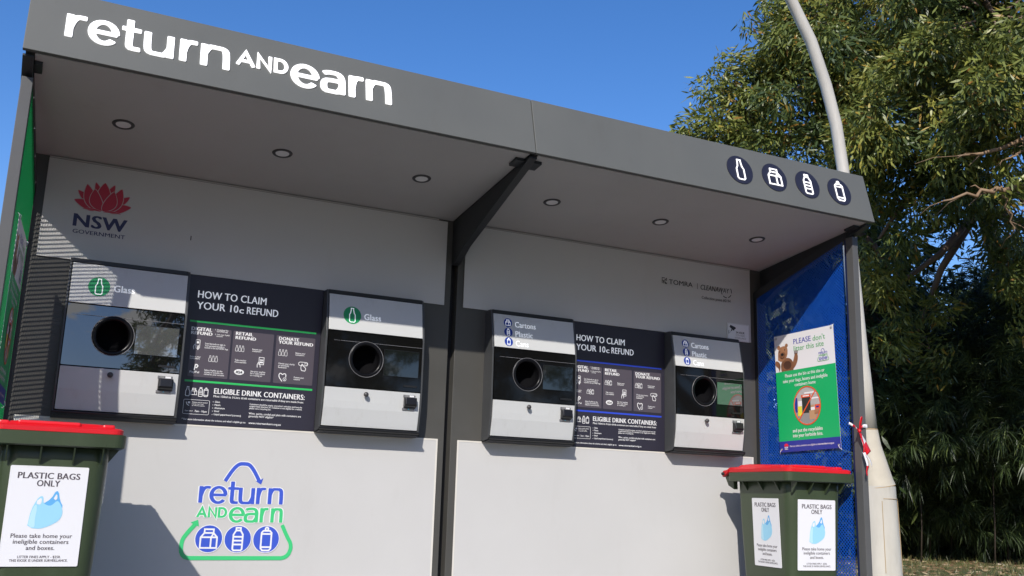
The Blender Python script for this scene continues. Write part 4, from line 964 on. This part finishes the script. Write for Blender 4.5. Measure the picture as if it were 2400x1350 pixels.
# large gum on the right
base = gnd(2440, 17.0)
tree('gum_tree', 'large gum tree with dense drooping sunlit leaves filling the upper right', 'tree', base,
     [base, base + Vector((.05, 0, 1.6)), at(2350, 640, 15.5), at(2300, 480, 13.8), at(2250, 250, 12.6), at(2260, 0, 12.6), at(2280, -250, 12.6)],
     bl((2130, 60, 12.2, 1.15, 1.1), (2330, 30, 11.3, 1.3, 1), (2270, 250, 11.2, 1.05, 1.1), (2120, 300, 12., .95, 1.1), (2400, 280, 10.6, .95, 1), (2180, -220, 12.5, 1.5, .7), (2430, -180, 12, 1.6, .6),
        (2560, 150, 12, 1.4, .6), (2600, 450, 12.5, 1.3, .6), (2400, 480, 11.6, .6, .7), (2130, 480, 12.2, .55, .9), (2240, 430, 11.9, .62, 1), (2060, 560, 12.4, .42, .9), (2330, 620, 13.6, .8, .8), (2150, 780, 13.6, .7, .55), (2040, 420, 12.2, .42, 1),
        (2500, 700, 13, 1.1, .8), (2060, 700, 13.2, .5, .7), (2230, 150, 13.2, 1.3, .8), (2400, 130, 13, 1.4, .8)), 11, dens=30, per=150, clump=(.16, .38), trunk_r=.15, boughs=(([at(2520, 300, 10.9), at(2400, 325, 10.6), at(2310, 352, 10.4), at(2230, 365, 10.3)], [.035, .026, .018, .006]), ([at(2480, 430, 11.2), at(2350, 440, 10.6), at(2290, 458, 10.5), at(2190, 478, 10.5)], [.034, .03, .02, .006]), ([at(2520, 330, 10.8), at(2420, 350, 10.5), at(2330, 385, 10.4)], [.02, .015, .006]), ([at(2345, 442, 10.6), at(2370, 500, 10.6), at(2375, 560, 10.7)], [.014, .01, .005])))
base = gnd(2085, 15.2)
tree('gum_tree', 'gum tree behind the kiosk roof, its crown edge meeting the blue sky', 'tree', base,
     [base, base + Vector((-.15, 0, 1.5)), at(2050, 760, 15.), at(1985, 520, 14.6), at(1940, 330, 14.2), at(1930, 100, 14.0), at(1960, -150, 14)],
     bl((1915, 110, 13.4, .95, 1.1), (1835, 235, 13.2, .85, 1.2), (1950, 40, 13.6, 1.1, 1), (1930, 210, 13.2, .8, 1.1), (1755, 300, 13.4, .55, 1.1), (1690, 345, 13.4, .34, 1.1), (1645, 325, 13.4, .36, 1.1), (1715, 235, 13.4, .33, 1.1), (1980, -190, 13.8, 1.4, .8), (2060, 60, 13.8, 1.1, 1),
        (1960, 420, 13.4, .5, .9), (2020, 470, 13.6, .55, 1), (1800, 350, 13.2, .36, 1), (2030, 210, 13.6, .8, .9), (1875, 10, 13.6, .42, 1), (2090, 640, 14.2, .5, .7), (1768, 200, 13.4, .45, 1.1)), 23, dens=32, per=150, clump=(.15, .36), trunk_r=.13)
# wattle shrubs below
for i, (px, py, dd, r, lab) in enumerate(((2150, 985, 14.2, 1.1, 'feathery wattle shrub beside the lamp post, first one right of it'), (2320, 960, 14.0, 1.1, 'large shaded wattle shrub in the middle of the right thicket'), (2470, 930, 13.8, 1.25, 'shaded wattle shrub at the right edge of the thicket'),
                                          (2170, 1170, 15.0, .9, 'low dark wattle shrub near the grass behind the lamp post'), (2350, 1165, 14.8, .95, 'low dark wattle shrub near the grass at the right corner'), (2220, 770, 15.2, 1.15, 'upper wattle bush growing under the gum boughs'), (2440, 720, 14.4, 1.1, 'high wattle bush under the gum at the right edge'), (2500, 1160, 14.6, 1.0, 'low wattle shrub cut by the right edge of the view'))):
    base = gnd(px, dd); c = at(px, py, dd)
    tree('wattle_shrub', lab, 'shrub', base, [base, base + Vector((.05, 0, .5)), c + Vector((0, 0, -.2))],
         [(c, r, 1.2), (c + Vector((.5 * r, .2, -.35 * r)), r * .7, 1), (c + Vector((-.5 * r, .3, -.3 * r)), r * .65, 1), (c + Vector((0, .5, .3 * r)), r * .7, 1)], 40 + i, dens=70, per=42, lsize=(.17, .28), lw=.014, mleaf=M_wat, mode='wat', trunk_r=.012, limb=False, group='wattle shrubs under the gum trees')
# deeper bush closing the view under the trees
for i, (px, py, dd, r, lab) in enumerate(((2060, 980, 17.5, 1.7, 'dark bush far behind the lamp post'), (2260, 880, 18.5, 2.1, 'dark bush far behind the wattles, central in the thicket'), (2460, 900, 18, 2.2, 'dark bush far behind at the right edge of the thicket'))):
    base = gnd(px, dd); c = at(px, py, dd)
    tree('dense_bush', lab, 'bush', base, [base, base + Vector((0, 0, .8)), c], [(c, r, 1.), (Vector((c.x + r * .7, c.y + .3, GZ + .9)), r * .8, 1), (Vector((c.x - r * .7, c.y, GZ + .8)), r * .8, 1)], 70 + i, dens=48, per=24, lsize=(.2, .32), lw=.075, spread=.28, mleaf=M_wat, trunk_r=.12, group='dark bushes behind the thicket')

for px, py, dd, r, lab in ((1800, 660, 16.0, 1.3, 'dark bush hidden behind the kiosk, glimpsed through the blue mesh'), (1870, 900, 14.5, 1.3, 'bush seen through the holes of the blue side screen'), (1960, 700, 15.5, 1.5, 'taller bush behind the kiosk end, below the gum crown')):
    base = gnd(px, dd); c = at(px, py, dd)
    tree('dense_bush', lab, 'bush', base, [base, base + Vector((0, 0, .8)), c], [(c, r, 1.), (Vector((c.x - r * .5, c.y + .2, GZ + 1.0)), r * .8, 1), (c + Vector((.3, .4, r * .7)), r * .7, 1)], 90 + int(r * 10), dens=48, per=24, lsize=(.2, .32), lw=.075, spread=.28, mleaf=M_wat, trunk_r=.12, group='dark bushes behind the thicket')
# trees behind the photographer: right ones mirrored in windows, left added against sky fill
def dup(root, loc, rz, sc, label):
    r = root.copy(); COL.objects.link(r); r.location = loc; r.rotation_euler = (0, 0, rz); r.scale = (sc, sc, sc); r['label'] = label; r['group'] = 'car park trees behind the photographer'
    for ch in list(root.children):
        c = ch.copy(); COL.objects.link(c); c.parent = r
    return r
gum = bpy.data.objects['gum_tree']
off = at(2250, 250, 11.8) - gum.location
for (cx, cy), rz, sc in (((3.4, -14.8), 1.2, 1.0), ((8.6, -14.3), 2.9, 1.1), ((13.5, -12.5), 4.4, 1.0), ((9.5, -20), .4, 1.25), ((-10, -18), 2.0, .85), ((-16, -14), .9, .85), ((-7, -21), 3.2, 1.25), ((-22, -9), .3, 1.1), ((-16, -22), 5.1, 1.3), ((-27, -15), 1.6, 1.3), ((-4.5, -25), .2, 1.2), ((20, -20), .2, 1.4)):
    ox = (off.x * math.cos(rz) - off.y * math.sin(rz)) * sc; oy = (off.x * math.sin(rz) + off.y * math.cos(rz)) * sc
    dup(gum, (cx - ox, cy - oy, GZ), rz, sc, 'out-of-view car park gum tree, mirrored in the machine windows or added to block low sky')

rng = np.random.default_rng(3)
def scatter(n): return np.stack([rng.uniform(8.2, 17, n), rng.uniform(.5, 9, n), np.full(n, GZ - .008)], 1)
n = 9000; P_ = scatter(n); me = leaf_mesh('grass', P_, rng.normal(size=(n, 3)) * .4 + np.array([0, 0, .8]), rng.uniform(.04, .11, n), np.full(n, .008), rng.uniform(0, 1, n), rng)
me.materials.append(leaf_material('grass_blades', [(0, (.06, .09, .025)), (.6, (.14, .15, .05)), (1, (.30, .24, .11))], .2)); o = bpy.data.objects.new('grass', me); COL.objects.link(o); o['kind'] = 'stuff'
n = 3500; P_ = scatter(n); P_[:, 2] += .008; me = leaf_mesh('leaf_litter', P_, rng.normal(size=(n, 3)) * np.array([1, 1, .08]), rng.uniform(.06, .15, n), np.full(n, .022), rng.uniform(0, 1, n), rng)
me.materials.append(leaf_material('dry_leaves', [(0, (.16, .09, .05)), (.6, (.34, .24, .13)), (1, (.45, .36, .22))], .1)); o = bpy.data.objects.new('leaf_litter', me); COL.objects.link(o); o['kind'] = 'stuff'
